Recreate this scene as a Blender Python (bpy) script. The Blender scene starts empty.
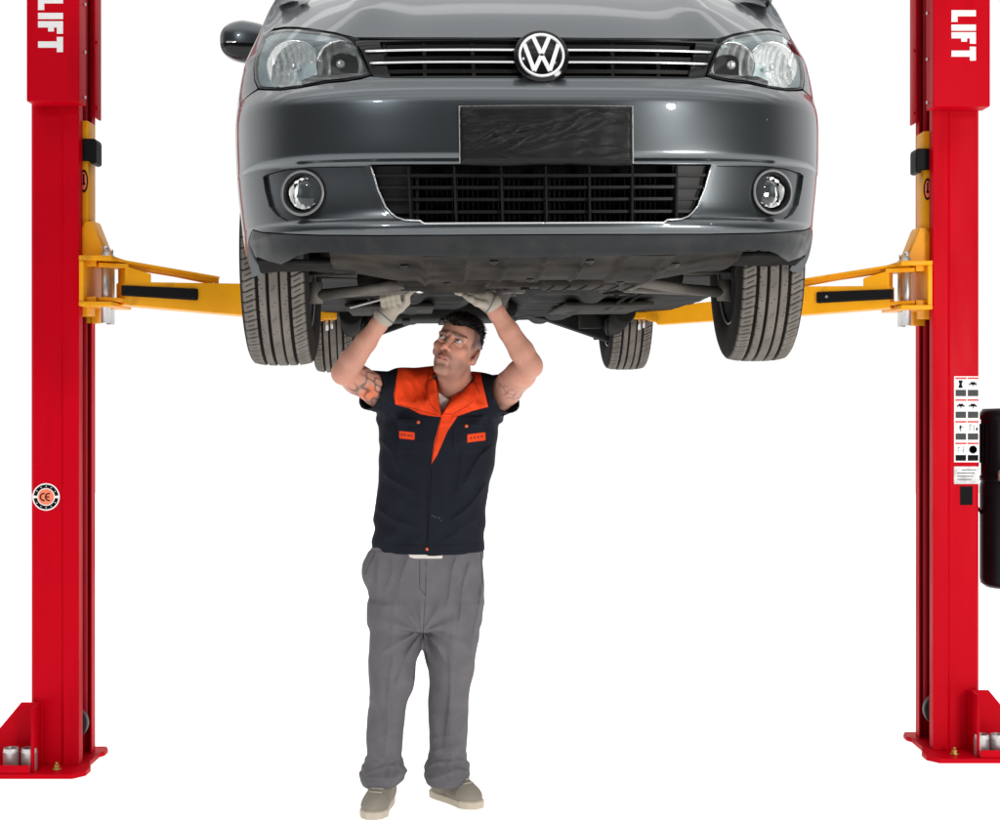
import bpy, bmesh, math, random
import numpy as np
from mathutils import Vector, Matrix, geometry
from mathutils.bvhtree import BVHTree
C = bpy.context.scene
COL = C.collection
random.seed(7); RNG = np.random.default_rng(7)
PI = math.pi

# ---------------------------------------------------------------- camera
F_PX, HORIZON, CAM_Z = 1545.0, 385.0, 1.54
cd = bpy.data.cameras.new('camera'); cam = bpy.data.objects.new('camera', cd); COL.objects.link(cam)
cam.location = (0, 0, CAM_Z); cam.rotation_euler = (PI/2, 0, 0)
cd.sensor_width = 36.0; cd.sensor_fit = 'HORIZONTAL'; cd.lens = 36.0*F_PX/1000.0
cd.shift_y = -(412.0-HORIZON)/1000.0
cd.clip_start = 0.05; cd.clip_end = 300
C.camera = cam

def at(px, py, D):
    return Vector(((px-500.0)*D/F_PX, D, CAM_Z+(HORIZON-py)*D/F_PX))

# ---------------------------------------------------------------- world (white studio in front, dim room behind) and lamps
C.view_settings.view_transform = 'Standard'; C.view_settings.look = 'None'
C.view_settings.exposure = 0.0; C.view_settings.gamma = 1.0; C.view_settings.use_curve_mapping = False
W = bpy.data.worlds.new('World'); C.world = W; W.use_nodes = True
wn, wl = W.node_tree.nodes, W.node_tree.links
wn.clear()
wo = wn.new('ShaderNodeOutputWorld'); wb = wn.new('ShaderNodeBackground')
tc = wn.new('ShaderNodeTexCoord'); sx = wn.new('ShaderNodeSeparateXYZ')
wl.new(tc.outputs['Generated'], sx.inputs[0])
r1 = wn.new('ShaderNodeMapRange'); r1.interpolation_type = 'SMOOTHSTEP'
for i, v in zip((1, 2, 3, 4), (-0.25, 0.45, 0.10, 1.02)): r1.inputs[i].default_value = v
r2 = wn.new('ShaderNodeMapRange'); r2.interpolation_type = 'SMOOTHSTEP'
for i, v in zip((1, 2, 3, 4), (0.30, 0.80, 0.0, 1.5)): r2.inputs[i].default_value = v
wl.new(sx.outputs['Y'], r1.inputs[0]); wl.new(sx.outputs['Z'], r2.inputs[0])
mx = wn.new('ShaderNodeMath'); mx.operation = 'MAXIMUM'
# rows of ceiling tubes overhead
dv = wn.new('ShaderNodeMath'); dv.operation = 'DIVIDE'; zc = wn.new('ShaderNodeMath'); zc.operation = 'MAXIMUM'; zc.inputs[1].default_value = 0.05
wl.new(sx.outputs['Z'], zc.inputs[0]); wl.new(sx.outputs['Y'], dv.inputs[0]); wl.new(zc.outputs[0], dv.inputs[1])
sc_ = wn.new('ShaderNodeMath'); sc_.operation = 'MULTIPLY'; sc_.inputs[1].default_value = 15.0; sn = wn.new('ShaderNodeMath'); sn.operation = 'SINE'
wl.new(dv.outputs[0], sc_.inputs[0]); wl.new(sc_.outputs[0], sn.inputs[0])
rs = wn.new('ShaderNodeMapRange'); rs.interpolation_type = 'SMOOTHSTEP'
for i, v in zip((1, 2, 3, 4), (0.45, 0.8, 0.75, 1.7)): rs.inputs[i].default_value = v
mo = wn.new('ShaderNodeMath'); mo.operation = 'MULTIPLY'
wl.new(sn.outputs[0], rs.inputs[0]); wl.new(rs.outputs[0], mo.inputs[0]); wl.new(r2.outputs[0], mo.inputs[1])
wl.new(r1.outputs[0], mx.inputs[0]); wl.new(mo.outputs[0], mx.inputs[1])
wl.new(mx.outputs[0], wb.inputs['Strength']); wb.inputs['Color'].default_value = (1, 1, 1, 1)
wl.new(wb.outputs[0], wo.inputs[0])

def area(name, loc, target, sx_, sy_, power, color=(1, 1, 1)):
    l = bpy.data.lights.new(name, 'AREA'); l.shape = 'ELLIPSE'; l.size = sx_; l.size_y = sy_
    l.energy = power; l.color = color
    o = bpy.data.objects.new(name, l); COL.objects.link(o); o.location = loc
    o.rotation_euler = (Vector(target)-Vector(loc)).to_track_quat('-Z', 'Y').to_euler()
    return o
area('high_lamp', (3.5, -0.6, 4.2), (0.2, 5.5, 1.4), 0.26, 0.26, 50, (1.0, 0.985, 0.96))
area('high_lamp', (-2.5, 0.2, 4.5), (-0.2, 5.5, 1.3), 0.26, 0.26, 34, (0.93, 0.97, 1.0))
area('key_softbox', (4.1, -0.6, 1.80), (-0.1, 5.5, 1.3), 1.6, 1.4, 215, (1.0, 0.97, 0.93))

# ---------------------------------------------------------------- materials
def pm(name, color, rough=0.5, metal=0.0, coat=0.0, coat_rough=0.05, var=0.0, vscale=8.0, bump=0.0, bscale=60.0,
       rvar=0.0, spec=0.5, sheen=0.0, dirt=None, dirt_scale=5.0, dirt_lo=0.5, dirt_hi=0.7, emit=0.0, sub=0.0, stretch=None):
    m = bpy.data.materials.new(name); m.use_nodes = True
    n, l = m.node_tree.nodes, m.node_tree.links
    b = n['Principled BSDF']
    b.inputs['Base Color'].default_value = (*color, 1); b.inputs['Roughness'].default_value = rough
    b.inputs['Metallic'].default_value = metal; b.inputs['Coat Weight'].default_value = coat
    b.inputs['Coat Roughness'].default_value = coat_rough; b.inputs['Specular IOR Level'].default_value = spec
    b.inputs['Sheen Weight'].default_value = sheen
    if sub:
        b.inputs['Subsurface Weight'].default_value = sub; b.inputs['Subsurface Radius'].default_value = (0.012, 0.004, 0.002)
        b.inputs['Subsurface Scale'].default_value = 1.0
    if emit:
        b.inputs['Emission Color'].default_value = (1, 1, 1, 1); b.inputs['Emission Strength'].default_value = emit
    tc = n.new('ShaderNodeTexCoord'); src = tc.outputs['Object']
    if stretch:
        mp = n.new('ShaderNodeMapping'); mp.inputs['Scale'].default_value = stretch
        l.new(src, mp.inputs[0]); src = mp.outputs[0]
    def noise(scale, detail=4.0):
        t = n.new('ShaderNodeTexNoise'); t.inputs['Scale'].default_value = scale; t.inputs['Detail'].default_value = detail
        l.new(src, t.inputs['Vector']); return t
    col = None
    if var:
        t = noise(vscale)
        mr = n.new('ShaderNodeMapRange'); mr.inputs[1].default_value = 0.3; mr.inputs[2].default_value = 0.7
        mr.inputs[3].default_value = 1-var; mr.inputs[4].default_value = 1+var
        l.new(t.outputs[0], mr.inputs[0])
        mm = n.new('ShaderNodeVectorMath'); mm.operation = 'SCALE'; mm.inputs[0].default_value = color
        l.new(mr.outputs[0], mm.inputs['Scale']); col = mm.outputs[0]
    if dirt:
        t = noise(dirt_scale, 8.0)
        mr = n.new('ShaderNodeMapRange'); mr.inputs[1].default_value = dirt_lo; mr.inputs[2].default_value = dirt_hi
        l.new(t.outputs[0], mr.inputs[0])
        mi = n.new('ShaderNodeMix'); mi.data_type = 'RGBA'
        mi.inputs[6].default_value = (*color, 1); mi.inputs[7].default_value = (*dirt, 1)
        if col: l.new(col, mi.inputs[6])
        l.new(mr.outputs[0], mi.inputs[0]); col = mi.outputs[2]
    if col: l.new(col, b.inputs['Base Color'])
    if rvar:
        t = noise(vscale*2.3)
        mr = n.new('ShaderNodeMapRange'); mr.inputs[1].default_value = 0.3; mr.inputs[2].default_value = 0.7
        mr.inputs[3].default_value = max(0, rough-rvar); mr.inputs[4].default_value = min(1, rough+rvar)
        l.new(t.outputs[0], mr.inputs[0]); l.new(mr.outputs[0], b.inputs['Roughness'])
    if bump:
        t = noise(bscale, 5.0)
        bp = n.new('ShaderNodeBump'); bp.inputs['Strength'].default_value = bump; bp.inputs['Distance'].default_value = 0.004
        l.new(t.outputs[0], bp.inputs['Height']); l.new(bp.outputs[0], b.inputs['Normal'])
    return m

def attr_color(m, attr='tint'):
    n, l = m.node_tree.nodes, m.node_tree.links
    a = n.new('ShaderNodeAttribute'); a.attribute_name = attr
    l.new(a.outputs['Color'], n['Principled BSDF'].inputs['Base Color'])
    return m

def glass_mat(name, tint=(1, 1, 1), refl=0.12):
    m = bpy.data.materials.new(name); m.use_nodes = True
    n, l = m.node_tree.nodes, m.node_tree.links; n.clear()
    o = n.new('ShaderNodeOutputMaterial'); mi = n.new('ShaderNodeMixShader')
    t = n.new('ShaderNodeBsdfTransparent'); t.inputs[0].default_value = (*tint, 1)
    g = n.new('ShaderNodeBsdfGlossy'); g.inputs['Roughness'].default_value = 0.03
    fr = n.new('ShaderNodeFresnel'); fr.inputs[0].default_value = 1.5
    ml = n.new('ShaderNodeMath'); ml.operation = 'MULTIPLY_ADD'; ml.inputs[1].default_value = 1.0; ml.inputs[2].default_value = refl*0.3
    ml.use_clamp = True
    l.new(fr.outputs[0], ml.inputs[0]); l.new(ml.outputs[0], mi.inputs[0])
    l.new(t.outputs[0], mi.inputs[1]); l.new(g.outputs[0], mi.inputs[2]); l.new(mi.outputs[0], o.inputs[0])
    return m

M = {}
M['floor'] = pm('glowing_white_floor', (0.60, 0.60, 0.60), 0.8, spec=0.1, emit=0.84)  # emission added to the floor, no lamp, so shadows on it wash out
M['red'] = pm('red_paint', (0.50, 0.0, 0.008), 0.45, spec=0.05, dirt=(0.38, 0.0, 0.007), dirt_scale=9, dirt_lo=0.52, dirt_hi=0.85, var=0.06, vscale=4.0, bump=0.05, bscale=35, rvar=0.10, stretch=(1, 1, 0.18))
M['red_dark'] = pm('red_paint_inner', (0.42, 0.004, 0.014), 0.4, var=0.12, vscale=5.0, bump=0.05)
M['yellow'] = pm('yellow_paint', (0.80, 0.34, 0.006), 0.42, spec=0.2, var=0.10, vscale=6.0, bump=0.06, bscale=50,
                 dirt=(0.30, 0.13, 0.01), dirt_scale=9, dirt_lo=0.62, dirt_hi=0.85)
M['rubber'] = pm('black_rubber', (0.005, 0.005, 0.0055), 0.55, spec=0.12, var=0.2, bump=0.1)
M['steel'] = pm('bright_steel', (0.55, 0.55, 0.55), 0.36, 0.75, var=0.04, vscale=30)
M['zinc'] = pm('zinc_steel', (0.45, 0.44, 0.42), 0.4, 0.9, var=0.15, vscale=20)
M['brass'] = pm('brass_bolt', (0.55, 0.36, 0.10), 0.4, 0.9, var=0.2, vscale=40)
M['white_print'] = pm('white_print', (0.82, 0.80, 0.79), 0.5, var=0.03)
M['grey_print'] = pm('grey_print', (0.05, 0.05, 0.052), 0.5, spec=0.2)
M['black_print'] = pm('black_print', (0.005, 0.0045, 0.005), 0.5, spec=0.06)
M['red_print'] = pm('red_print', (0.60, 0.02, 0.02), 0.5)
M['orange_print'] = pm('orange_print', (0.85, 0.20, 0.10), 0.5)
M['silver_plate'] = pm('silver_plate', (0.42, 0.42, 0.42), 0.42, 0.35, var=0.25, vscale=30)
M['tank'] = pm('black_tank_paint', (0.004, 0.0045, 0.006), 0.4, spec=0.18, var=0.2, bump=0.04)
M['pump'] = pm('pump_casting', (0.40, 0.38, 0.33), 0.45, 0.5, var=0.3, vscale=35, bump=0.2)
M['chain'] = pm('greasy_steel', (0.045, 0.042, 0.04), 0.5, 0.5, var=0.4, vscale=25)

# ---------------------------------------------------------------- mesh helpers
def mk(name, verts, faces, mat, parent=None, smooth=False, sub=None):
    me = bpy.data.meshes.new(name)
    me.from_pydata([tuple(v) for v in verts], [], [tuple(f) for f in faces])
    me.update()
    if smooth: me.polygons.foreach_set('use_smooth', [True]*len(me.polygons))
    o = bpy.data.objects.new(name, me); COL.objects.link(o)
    if mat: me.materials.append(mat)
    if parent: o.parent = parent
    return o

def thing(name, label, cat, loc=(0, 0, 0), rz=0.0, group=None):
    o = bpy.data.objects.new(name, None); COL.objects.link(o); o.empty_display_size = 0.1
    o.location = loc; o.rotation_euler = (0, 0, rz); o['label'] = label; o['category'] = cat
    if group: o['group'] = group
    return o

class MB:
    """collects shapes, links them as one mesh object"""
    def __init__(s): s.v = []; s.f = []; s.sm = []
    def add(s, vs, fs, smooth=False):
        n = len(s.v); s.v += [Vector(v) for v in vs]; s.f += [tuple(i+n for i in f) for f in fs]; s.sm += [smooth]*len(fs); return s
    def box(s, c, d, bev=0.0, rot=None, smooth=False):
        bm = bmesh.new(); bmesh.ops.create_cube(bm, size=1.0)
        for v in bm.verts: v.co = Vector((v.co.x*d[0], v.co.y*d[1], v.co.z*d[2]))
        if bev > 0:
            bmesh.ops.bevel(bm, geom=list(bm.edges), offset=min(bev, 0.45*min(d)), segments=2, profile=0.5, affect='EDGES')
        if rot is not None: bmesh.ops.transform(bm, matrix=rot.to_4x4(), verts=bm.verts)
        return s.bm(bm, Vector(c), smooth or bev > 0)
    def bm(s, bm, off=Vector((0, 0, 0)), smooth=False):
        bm.verts.index_update()
        s.add([v.co+off for v in bm.verts], [[v.index for v in f.verts] for f in bm.faces], smooth); bm.free(); return s
    def cyl(s, a, b, r0, r1=None, n=24, caps=True, smooth=True):
        a, b = Vector(a), Vector(b); r1 = r0 if r1 is None else r1
        q = (b-a).to_track_quat('Z', 'Y'); vs = []
        for c, r in ((a, r0), (b, r1)):
            for i in range(n):
                t = 2*PI*i/n; vs.append(c+q @ Vector((r*math.cos(t), r*math.sin(t), 0)))
        s.add(vs, [(i, (i+1) % n, n+(i+1) % n, n+i) for i in range(n)], smooth)
        if caps: s.add(vs, [tuple(range(n-1, -1, -1)), tuple(range(n, 2*n))], False)
        return s
    def tube(s, pts, rad, n=10, cap=True, flat=1.0):
        pts = [Vector(p) for p in pts]; rad = [rad]*len(pts) if not hasattr(rad, '__len__') else rad
        vs = []; up = Vector((0, 0, 1))
        for i, p in enumerate(pts):
            t = (pts[min(i+1, len(pts)-1)]-pts[max(i-1, 0)]).normalized()
            x = t.cross(up); x = x.normalized() if x.length > 1e-4 else Vector((1, 0, 0))
            y = x.cross(t).normalized()
            for k in range(n):
                a = 2*PI*k/n; vs.append(p+x*(rad[i]*math.cos(a))+y*(rad[i]*flat*math.sin(a)))
        fs = [(i*n+k, i*n+(k+1) % n, (i+1)*n+(k+1) % n, (i+1)*n+k) for i in range(len(pts)-1) for k in range(n)]
        s.add(vs, fs, True)
        if cap: s.add(vs, [tuple(range(n-1, -1, -1)), tuple(range((len(pts)-1)*n, len(pts)*n))])
        return s
    def prism(s, poly, axis, a, b):
        """polygon (2D) extruded along axis from a to b; 2D axes are the two others in xyz order"""
        def p3(p, t):
            q = list(p); q.insert(axis, t); return q
        n = len(poly)
        s.add([p3(p, a) for p in poly]+[p3(p, b) for p in poly],
              [tuple(range(n-1, -1, -1)), tuple(range(n, 2*n))]+[(i, (i+1) % n, n+(i+1) % n, n+i) for i in range(n)])
        return s
    def lathe(s, prof, center, axis=(0, -1, 0), n=48, smooth=True):
        """prof: list of (r, h) with h along axis"""
        ax = Vector(axis).normalized(); q = ax.to_track_quat('Z', 'Y'); c = Vector(center); vs = []
        for r, h in prof:
            for i in range(n):
                t = 2*PI*i/n; vs.append(c+q @ Vector((r*math.cos(t), r*math.sin(t), h)))
        fs = [(j*n+i, j*n+(i+1) % n, (j+1)*n+(i+1) % n, (j+1)*n+i) for j in range(len(prof)-1) for i in range(n)]
        return s.add(vs, fs, smooth)
    def build(s, name, mat, parent=None, fix=True, bevel=0.0):
        me = bpy.data.meshes.new(name); me.from_pydata([tuple(v) for v in s.v], [], s.f); me.update()
        me.polygons.foreach_set('use_smooth', s.sm)
        if fix:
            bm = bmesh.new(); bm.from_mesh(me)
            bmesh.ops.remove_doubles(bm, verts=bm.verts, dist=1e-6)
            bmesh.ops.recalc_face_normals(bm, faces=bm.faces); bm.to_mesh(me); bm.free()
        o = bpy.data.objects.new(name, me); COL.objects.link(o)
        if mat: me.materials.append(mat)
        if parent: o.parent = parent
        if bevel:
            b = o.modifiers.new('bevel', 'BEVEL'); b.width = bevel; b.segments = 2; b.limit_method = 'ANGLE'; b.angle_limit = 0.6
            b.harden_normals = False
        return o

def auto_smooth(o, ang=0.6):
    me = o.data; me.polygons.foreach_set('use_smooth', [True]*len(me.polygons))
    bm = bmesh.new(); bm.from_mesh(me)
    for e in bm.edges:
        if len(e.link_faces) == 2 and e.calc_face_angle(0) > ang: e.smooth = False
    bm.to_mesh(me); bm.free()
    return o

# ---------------------------------------------------------------- floor
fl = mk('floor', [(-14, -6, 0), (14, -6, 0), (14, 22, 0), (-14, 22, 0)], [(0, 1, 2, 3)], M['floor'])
fl['kind'] = 'structure'; fl['label'] = 'white studio floor with added glow, under the lift and the man'

# ---------------------------------------------------------------- two-post lift
def letters_lift(parent, x0, x1, ztop, zbot, y, sgn_unused=1):
    """LIFT reading downward (turned a quarter clockwise): glyph x runs down (-z), glyph y runs right (+x)"""
    H = x1-x0; Lh = (ztop-zbot); w = Lh/4.0
    t = H*0.25
    glyphs = [('L', 1.02, [(0, 0, t, H), (0, 0, 0.80, t)]),
              ('I', 0.55, [(0, 0, t, H)]),
              ('F', 1.0, [(0, 0, t, H), (0, H-t, 0.78, H), (0, H*0.40, 0.64, H*0.40+t*0.95)]),
              ('T', 1.0, [(0, H-t, 0.95, H), (0.475, 0, None, H)])]
    cur = 0.0; total = 0.98+0.52+0.98+0.95
    u = Lh/total; mb = MB()
    adv = {'L': 0.98, 'I': 0.52, 'F': 0.98, 'T': 0.95}
    for g, _, rects in glyphs:
        for (a, b, c, d) in rects:
            if c is None: gx0, gx1 = cur+a*u-t/2, cur+a*u+t/2
            else:
                gx0 = cur+(a if a == 0 else a*u); gx1 = cur+(c if abs(c-t) < 1e-9 else c*u)
            gy0, gy1 = b, d
            X0, X1 = x0+gy0, x0+gy1; Z1, Z0 = ztop-gx0, ztop-gx1
            mb.box(((X0+X1)/2, y, (Z0+Z1)/2), (X1-X0-0.0003*len(mb.v)/64, 0.002+0.0002*(len(mb.v) % 5), Z1-Z0))
        cur += adv[g]*u
    return mb.build('lettering', M['white_print'], parent)

def make_post(s, X_out, D0, depth, label, cover_z):
    """s=+1: the post on the left (opening to +x); s=-1: mirrored"""
    root = thing('lift_post', label, 'lift post', (X_out, D0, 0), 0, 'posts of the two post car lift')
    wd = 0.198; H = 3.7; t = 0.007
    x = lambda a: s*a
    out = [(wd, 0.055), (wd, 0.0), (0.136, 0.0), (0.124, 0.014), (0.012, 0.014), (0.0, 0.026), (0.0, depth-0.012), (0.012, depth), (wd, depth), (wd, depth-0.055)]
    inn = [(wd-t, depth-0.055), (wd-t, depth-t), (0.014, depth-t), (t, depth-0.014), (t, 0.03), (0.014, 0.014+t), (0.128, 0.014+t), (0.139, t), (wd-t, t), (wd-t, 0.055)]
    mb = MB(); mb.prism([(x(a), b) for a, b in out+inn], 2, 0.02, H)
    mb.build('column', M['red'], root, bevel=0.0022)
    # inner guide rail and hydraulic cylinder, chain
    g = MB(); g.box((x(wd-0.030), depth-0.035, 1.9), (0.020, 0.030, 3.5), 0.003); g.build('guide_rail', M['red_dark'], root)
    g = MB(); g.cyl((x(0.105), depth*0.55, 0.03), (x(0.105), depth*0.55, 1.75), 0.036).cyl((x(0.105), depth*0.55, 1.75), (x(0.105), depth*0.55, 2.6), 0.02)
    g.build('hydraulic_cylinder', M['chain'], root)
    g = MB()
    g.box((x(0.155), depth*0.42, 1.45), (0.005, 0.016, 2.8), 0.001); g.box((x(0.155), depth*0.62, 1.45), (0.004, 0.012, 2.8), 0.001)
    g.build('lifting_chain', M['chain'], root)
    g = MB(); g.cyl((x(0.13), depth*0.5-0.02, 0.16), (x(0.13), depth*0.5+0.02, 0.16), 0.07, n=32); g.build('pulley', M['chain'], root)
    # cover
    c = MB()
    z0 = cover_z; co = 0.021 if s > 0 else -0.006
    pr = [(-0.004, 0.04), (-0.004, -0.10), (0.004, -0.108), (wd+0.036, -0.108), (wd+0.044, -0.10), (wd+0.044, -0.02), (wd+0.040, -0.02), (wd+0.040, -0.098),
          (wd+0.034, -0.104), (0.006, -0.104), (0.0, -0.098), (0.0, 0.011), (0.012, 0.011), (0.012, 0.0135), (-0.001, 0.0135), (-0.001, 0.04)]
    pr = [(x(a), b) for a, b in pr]
    c.prism([(x(co), -0.005), (x(co), -0.108), (x(wd+0.030), -0.108), (x(wd+0.030), -0.005)], 2, z0, 3.55)
    cov = c.build('cover', M['red'], root, bevel=0.004)
    for zz in (z0+0.03, z0+0.21, z0+0.40):
        b = MB(); b.cyl((x(wd+0.029), -0.03, zz), (x(wd+0.036), -0.03, zz), 0.006, n=10); b.build('screw', M['steel'], cov)
    # inner sheet edge seen beside the cover, down to the carriage
    c = MB(); c.box((x(wd+0.012), depth-0.02, (z0-0.01+3.55)/2), (0.010, 0.10, 3.55-z0+0.01), 0.002)
    for zz in (z0+0.03, z0+0.30):
        c.cyl((x(wd+0.017), depth-0.05, zz), (x(wd+0.024), depth-0.05, zz), 0.007, n=10)
    c.build('cover_panel', M['red'], root)
    # base plate
    c = MB()
    pl = [(-0.30, -0.15), (wd+0.015, -0.15), (wd+0.055, -0.10), (wd+0.055, -0.03), (wd+0.03, 0.06), (wd+0.03, depth-0.05), (wd+0.045, depth-0.02), (wd+0.045, depth+0.03), (wd+0.03, depth+0.07), (-0.30, depth+0.07)]
    c.prism([(x(a), b) for a, b in pl], 2, 0.001, 0.02)
    c.build('base_plate', M['red'], root, bevel=0.003)
    b = MB()
    for (bx, by) in ((0.130, -0.075),):
        b.cyl((x(bx), by, 0.02), (x(bx), by, 0.026), 0.018, n=20).cyl((x(bx), by, 0.026), (x(bx), by, 0.040), 0.011, n=6, smooth=False).cyl((x(bx), by, 0.040), (x(bx), by, 0.050), 0.006, n=12)
    b.build('anchor_bolt', M['brass'], root)
    # welded gusset with tray
    c = MB()
    c.prism([(x(-0.01), 0.02), (x(-0.01), 0.275), (x(0.058), 0.275), (x(0.058), 0.02)] if False else [(x(-0.24), 0.02), (x(-0.030), 0.272), (x(0.055), 0.272), (x(0.055), 0.02)], 1, -0.012, -0.004)
    c.box((x(0.047), -0.068, 0.146), (0.008, 0.112, 0.252), 0.001)
    c.build('gusset', M['red'], root, bevel=0.0012)
    c = MB(); c.box((x(-0.09), -0.139, 0.036), (0.268, 0.006, 0.032), 0.001); c.build('tray_lip', M['red'], root)
    return root

def make_carriage(root, s, X_out, D0, depth, pad_world, rib):
    wd = 0.198; x = lambda a: s*a
    # origin of root is (X_out, D0, 0)
    c = MB()
    c.box((x(wd-0.012), depth*0.5, 2.215), (0.062, 0.115, 0.79), 0.006)
    car = c.build('carriage', M['yellow'], root)
    # flared web plate down to the yoke
    c = MB()
    c.prism([(x(wd+0.012), 2.20), (x(wd+0.036), 2.20), (x(wd+0.085), 2.075), (x(wd+0.085), 2.055), (x(wd-0.03), 2.055), (x(wd-0.03), 2.12)], 1, depth*0.5-0.075, depth*0.5-0.061)
    c.prism([(x(wd+0.012), 2.20), (x(wd+0.036), 2.20), (x(wd+0.085), 2.075), (x(wd+0.085), 2.055), (x(wd-0.03), 2.055), (x(wd-0.03), 2.12)], 1, depth*0.5+0.061, depth*0.5+0.075)
    c.box((x(wd+0.06), depth*0.5, 2.13), (0.008, 0.12, 0.158), 0.001, Matrix.Rotation(s*-0.36, 3, 'Y'))
    o = c.build('web_plate', M['yellow'], car, bevel=0.0015)
    # yoke: C-shaped front and rear, top and bottom plate
    c = MB()
    c.box((x(wd+0.080), depth*0.5-0.02, 2.045), (0.130, 0.33, 0.018), 0.003)
    c.box((x(wd+0.080), depth*0.5-0.02, 1.862), (0.130, 0.33, 0.018), 0.003)
    c.box((x(wd+0.024), depth*0.5-0.02, 1.953), (0.018, 0.32, 0.165), 0.002)
    c.box((x(wd+0.048), depth*0.5-0.14, 2.028), (0.05, 0.010, 0.03), 0.002); c.box((x(wd+0.048), depth*0.5-0.14, 1.878), (0.05, 0.010, 0.03), 0.002)
    c.box((x(wd+0.000), depth*0.5+0.10, 1.825), (0.05, 0.06, 0.06), 0.004)
    c.build('yoke', M['yellow'], car)
    p0 = Vector((x(wd+0.095), depth*0.5-0.08, 1.95)); p0b = Vector((x(wd+0.075), depth*0.5+0.08, 1.95))
    for p in (p0, p0b):
        c = MB(); c.cyl((p.x, p.y, 1.79), (p.x, p.y, 2.075), 0.017, n=20); c.cyl((p.x, p.y, 2.075), (p.x, p.y, 2.10), 0.011, n=14); c.build('pivot_pin', M['steel'], car)
    # rubber door guard
    c = MB()
    pr = [(x(wd-0.01), 2.445), (x(wd-0.01), 2.535), (x(wd+0.05), 2.535), (x(wd+0.055), 2.52), (x(wd+0.055), 2.435), (x(wd+0.035), 2.43), (x(wd+0.028), 2.445)]
    c.prism(pr, 1, depth*0.5-0.075, depth*0.5+0.02)
    c.build('rubber_bumper', M['rubber'], car, bevel=0.006)
    # oval badge on carriage
    c = MB(); cx, cz = wd+0.002, 2.365
    bz = depth*0.5-0.0585
    def oval(mb, cx, cz, rx, rz, y):
        mb.prism([(x(cx)+rx*math.cos(2*PI*i/28), cz+rz*math.sin(2*PI*i/28)) for i in range(28)], 1, y, y+0.002)
    oval(c, cx, cz, 0.0165, 0.046, bz-0.001); bd = c.build('badge', M['black_print'], car)
    c = MB(); oval(c, cx, cz, 0.0115, 0.036, bz-0.0025); b1 = c.build('badge_disc', M['orange_print'], car)
    c = MB(); c.box((x(cx), bz-0.0032, cz+0.006), (0.006, 0.0016, 0.044)); c.box((x(cx), bz-0.0035, cz-0.012), (0.012, 0.0012, 0.008)); c.build('badge_mark', M['black_print'], car)
    # swing arm
    pad = Vector(pad_world)-Vector((X_out, D0, 0))
    base = Vector((p0.x, p0.y, 0)); end = Vector((pad.x, pad.y, 0)); dv = (end-base); L = dv.length; dv.normalize()
    nv = Vector((-dv.y, dv.x, 0))
    if nv.y > 0: nv = -nv                                   # nv points to the camera side
    def P(a, b, z): return base+dv*a+nv*b+Vector((0, 0, z))
    def hexa(mb, a0, a1, w0, w1, zl0, zh0, zl1, zh1):
        vs = [P(a0, -w0, zl0), P(a0, w0, zl0), P(a0, w0, zh0), P(a0, -w0, zh0), P(a1, -w1, zl1), P(a1, w1, zl1), P(a1, w1, zh1), P(a1, -w1, zh1)]
        mb.add(vs, [(0, 1, 2, 3), (7, 6, 5, 4), (0, 4, 5, 1), (1, 5, 6, 2), (2, 6, 7, 3), (3, 7, 4, 0)])
    c = MB()
    hexa(c, 0.065, 0.17, 0.052, 0.058, 1.875, 2.020, 1.866, 1.990)
    hexa(c, -0.04, 0.08, 0.046, 0.052, 2.012, 2.030, 2.010, 2.028)
    hexa(c, -0.04, 0.08, 0.046, 0.052, 1.876, 1.892, 1.874, 1.890)
    hexa(c, 0.06, 0.66, 0.058, 0.056, 1.862, 1.955, 1.826, 1.966)
    arm = c.build('swing_arm', M['yellow'], root, bevel=0.004)
    c = MB()
    hexa(c, 0.50, L-0.085, 0.040, 0.038, 1.838, 1.93, pad.z-0.078, pad.z+0.002)
    hexa(c, L-0.095, L-0.03, 0.037, 0.022, pad.z-0.072, pad.z-0.012, pad.z-0.055, pad.z-0.015); hexa(c, L-0.04, L+0.028, 0.022, 0.024, pad.z-0.050, pad.z-0.018, pad.z-0.050, pad.z-0.018)
    c.build('inner_tube', M['yellow'], arm, bevel=0.004)
    # brace over the arm: thin rail and thin web from the yoke
    c = MB()
    vs0 = [(-0.02, 2.032), (0.02, 2.050), (0.47, 1.985), (0.47, 1.962), (0.30, 1.99), (0.12, 2.012)]
    for off in (0.022, -0.050):
        pts = [P(a, off, z) for a, z in vs0]+[P(a, off-0.008, z) for a, z in vs0]
        n = len(vs0)
        c.add(pts, [tuple(range(n)), tuple(range(2*n-1, n-1, -1))]+[(i, n+i, n+(i+1) % n, (i+1) % n) for i in range(n)])
    hexa(c, 0.0, 0.47, 0.042, 0.030, 2.040, 2.052, 1.982, 1.992)
    c.build('arm_brace', M['yellow'], arm, bevel=0.0015)
    # black rubber strip on the face
    c = MB()
    a0, a1 = 0.045, 0.365
    hexa2 = [P(a0, 0.056, 1.898), P(a0, 0.074, 1.898), P(a0, 0.074, 1.938), P(a0, 0.056, 1.942), P(a1, 0.055, 1.886), P(a1, 0.073, 1.890), P(a1, 0.073, 1.934), P(a1, 0.055, 1.938)]
    c.add(hexa2, [(0, 1, 2, 3), (7, 6, 5, 4), (0, 4, 5, 1), (1, 5, 6, 2), (2, 6, 7, 3), (3, 7, 4, 0)])
    c.build('rubber_strip', M['rubber'], arm, bevel=0.006)
    for a in (() if s > 0 else (0.32,)):
        c = MB(); c.cyl(P(a, 0.072, 1.914), P(a, 0.079, 1.914), 0.006, n=12); c.build('strip_screw', M['zinc'], arm)
    # lifting pad
    c = MB(); q = P(L, 0, 0)
    c.cyl((q.x, q.y, pad.z-0.018), (q.x, q.y, pad.z+0.010), 0.030, n=28).cyl((q.x, q.y, pad.z+0.010), (q.x, q.y, pad.z+0.024), 0.045, n=28)
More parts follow.
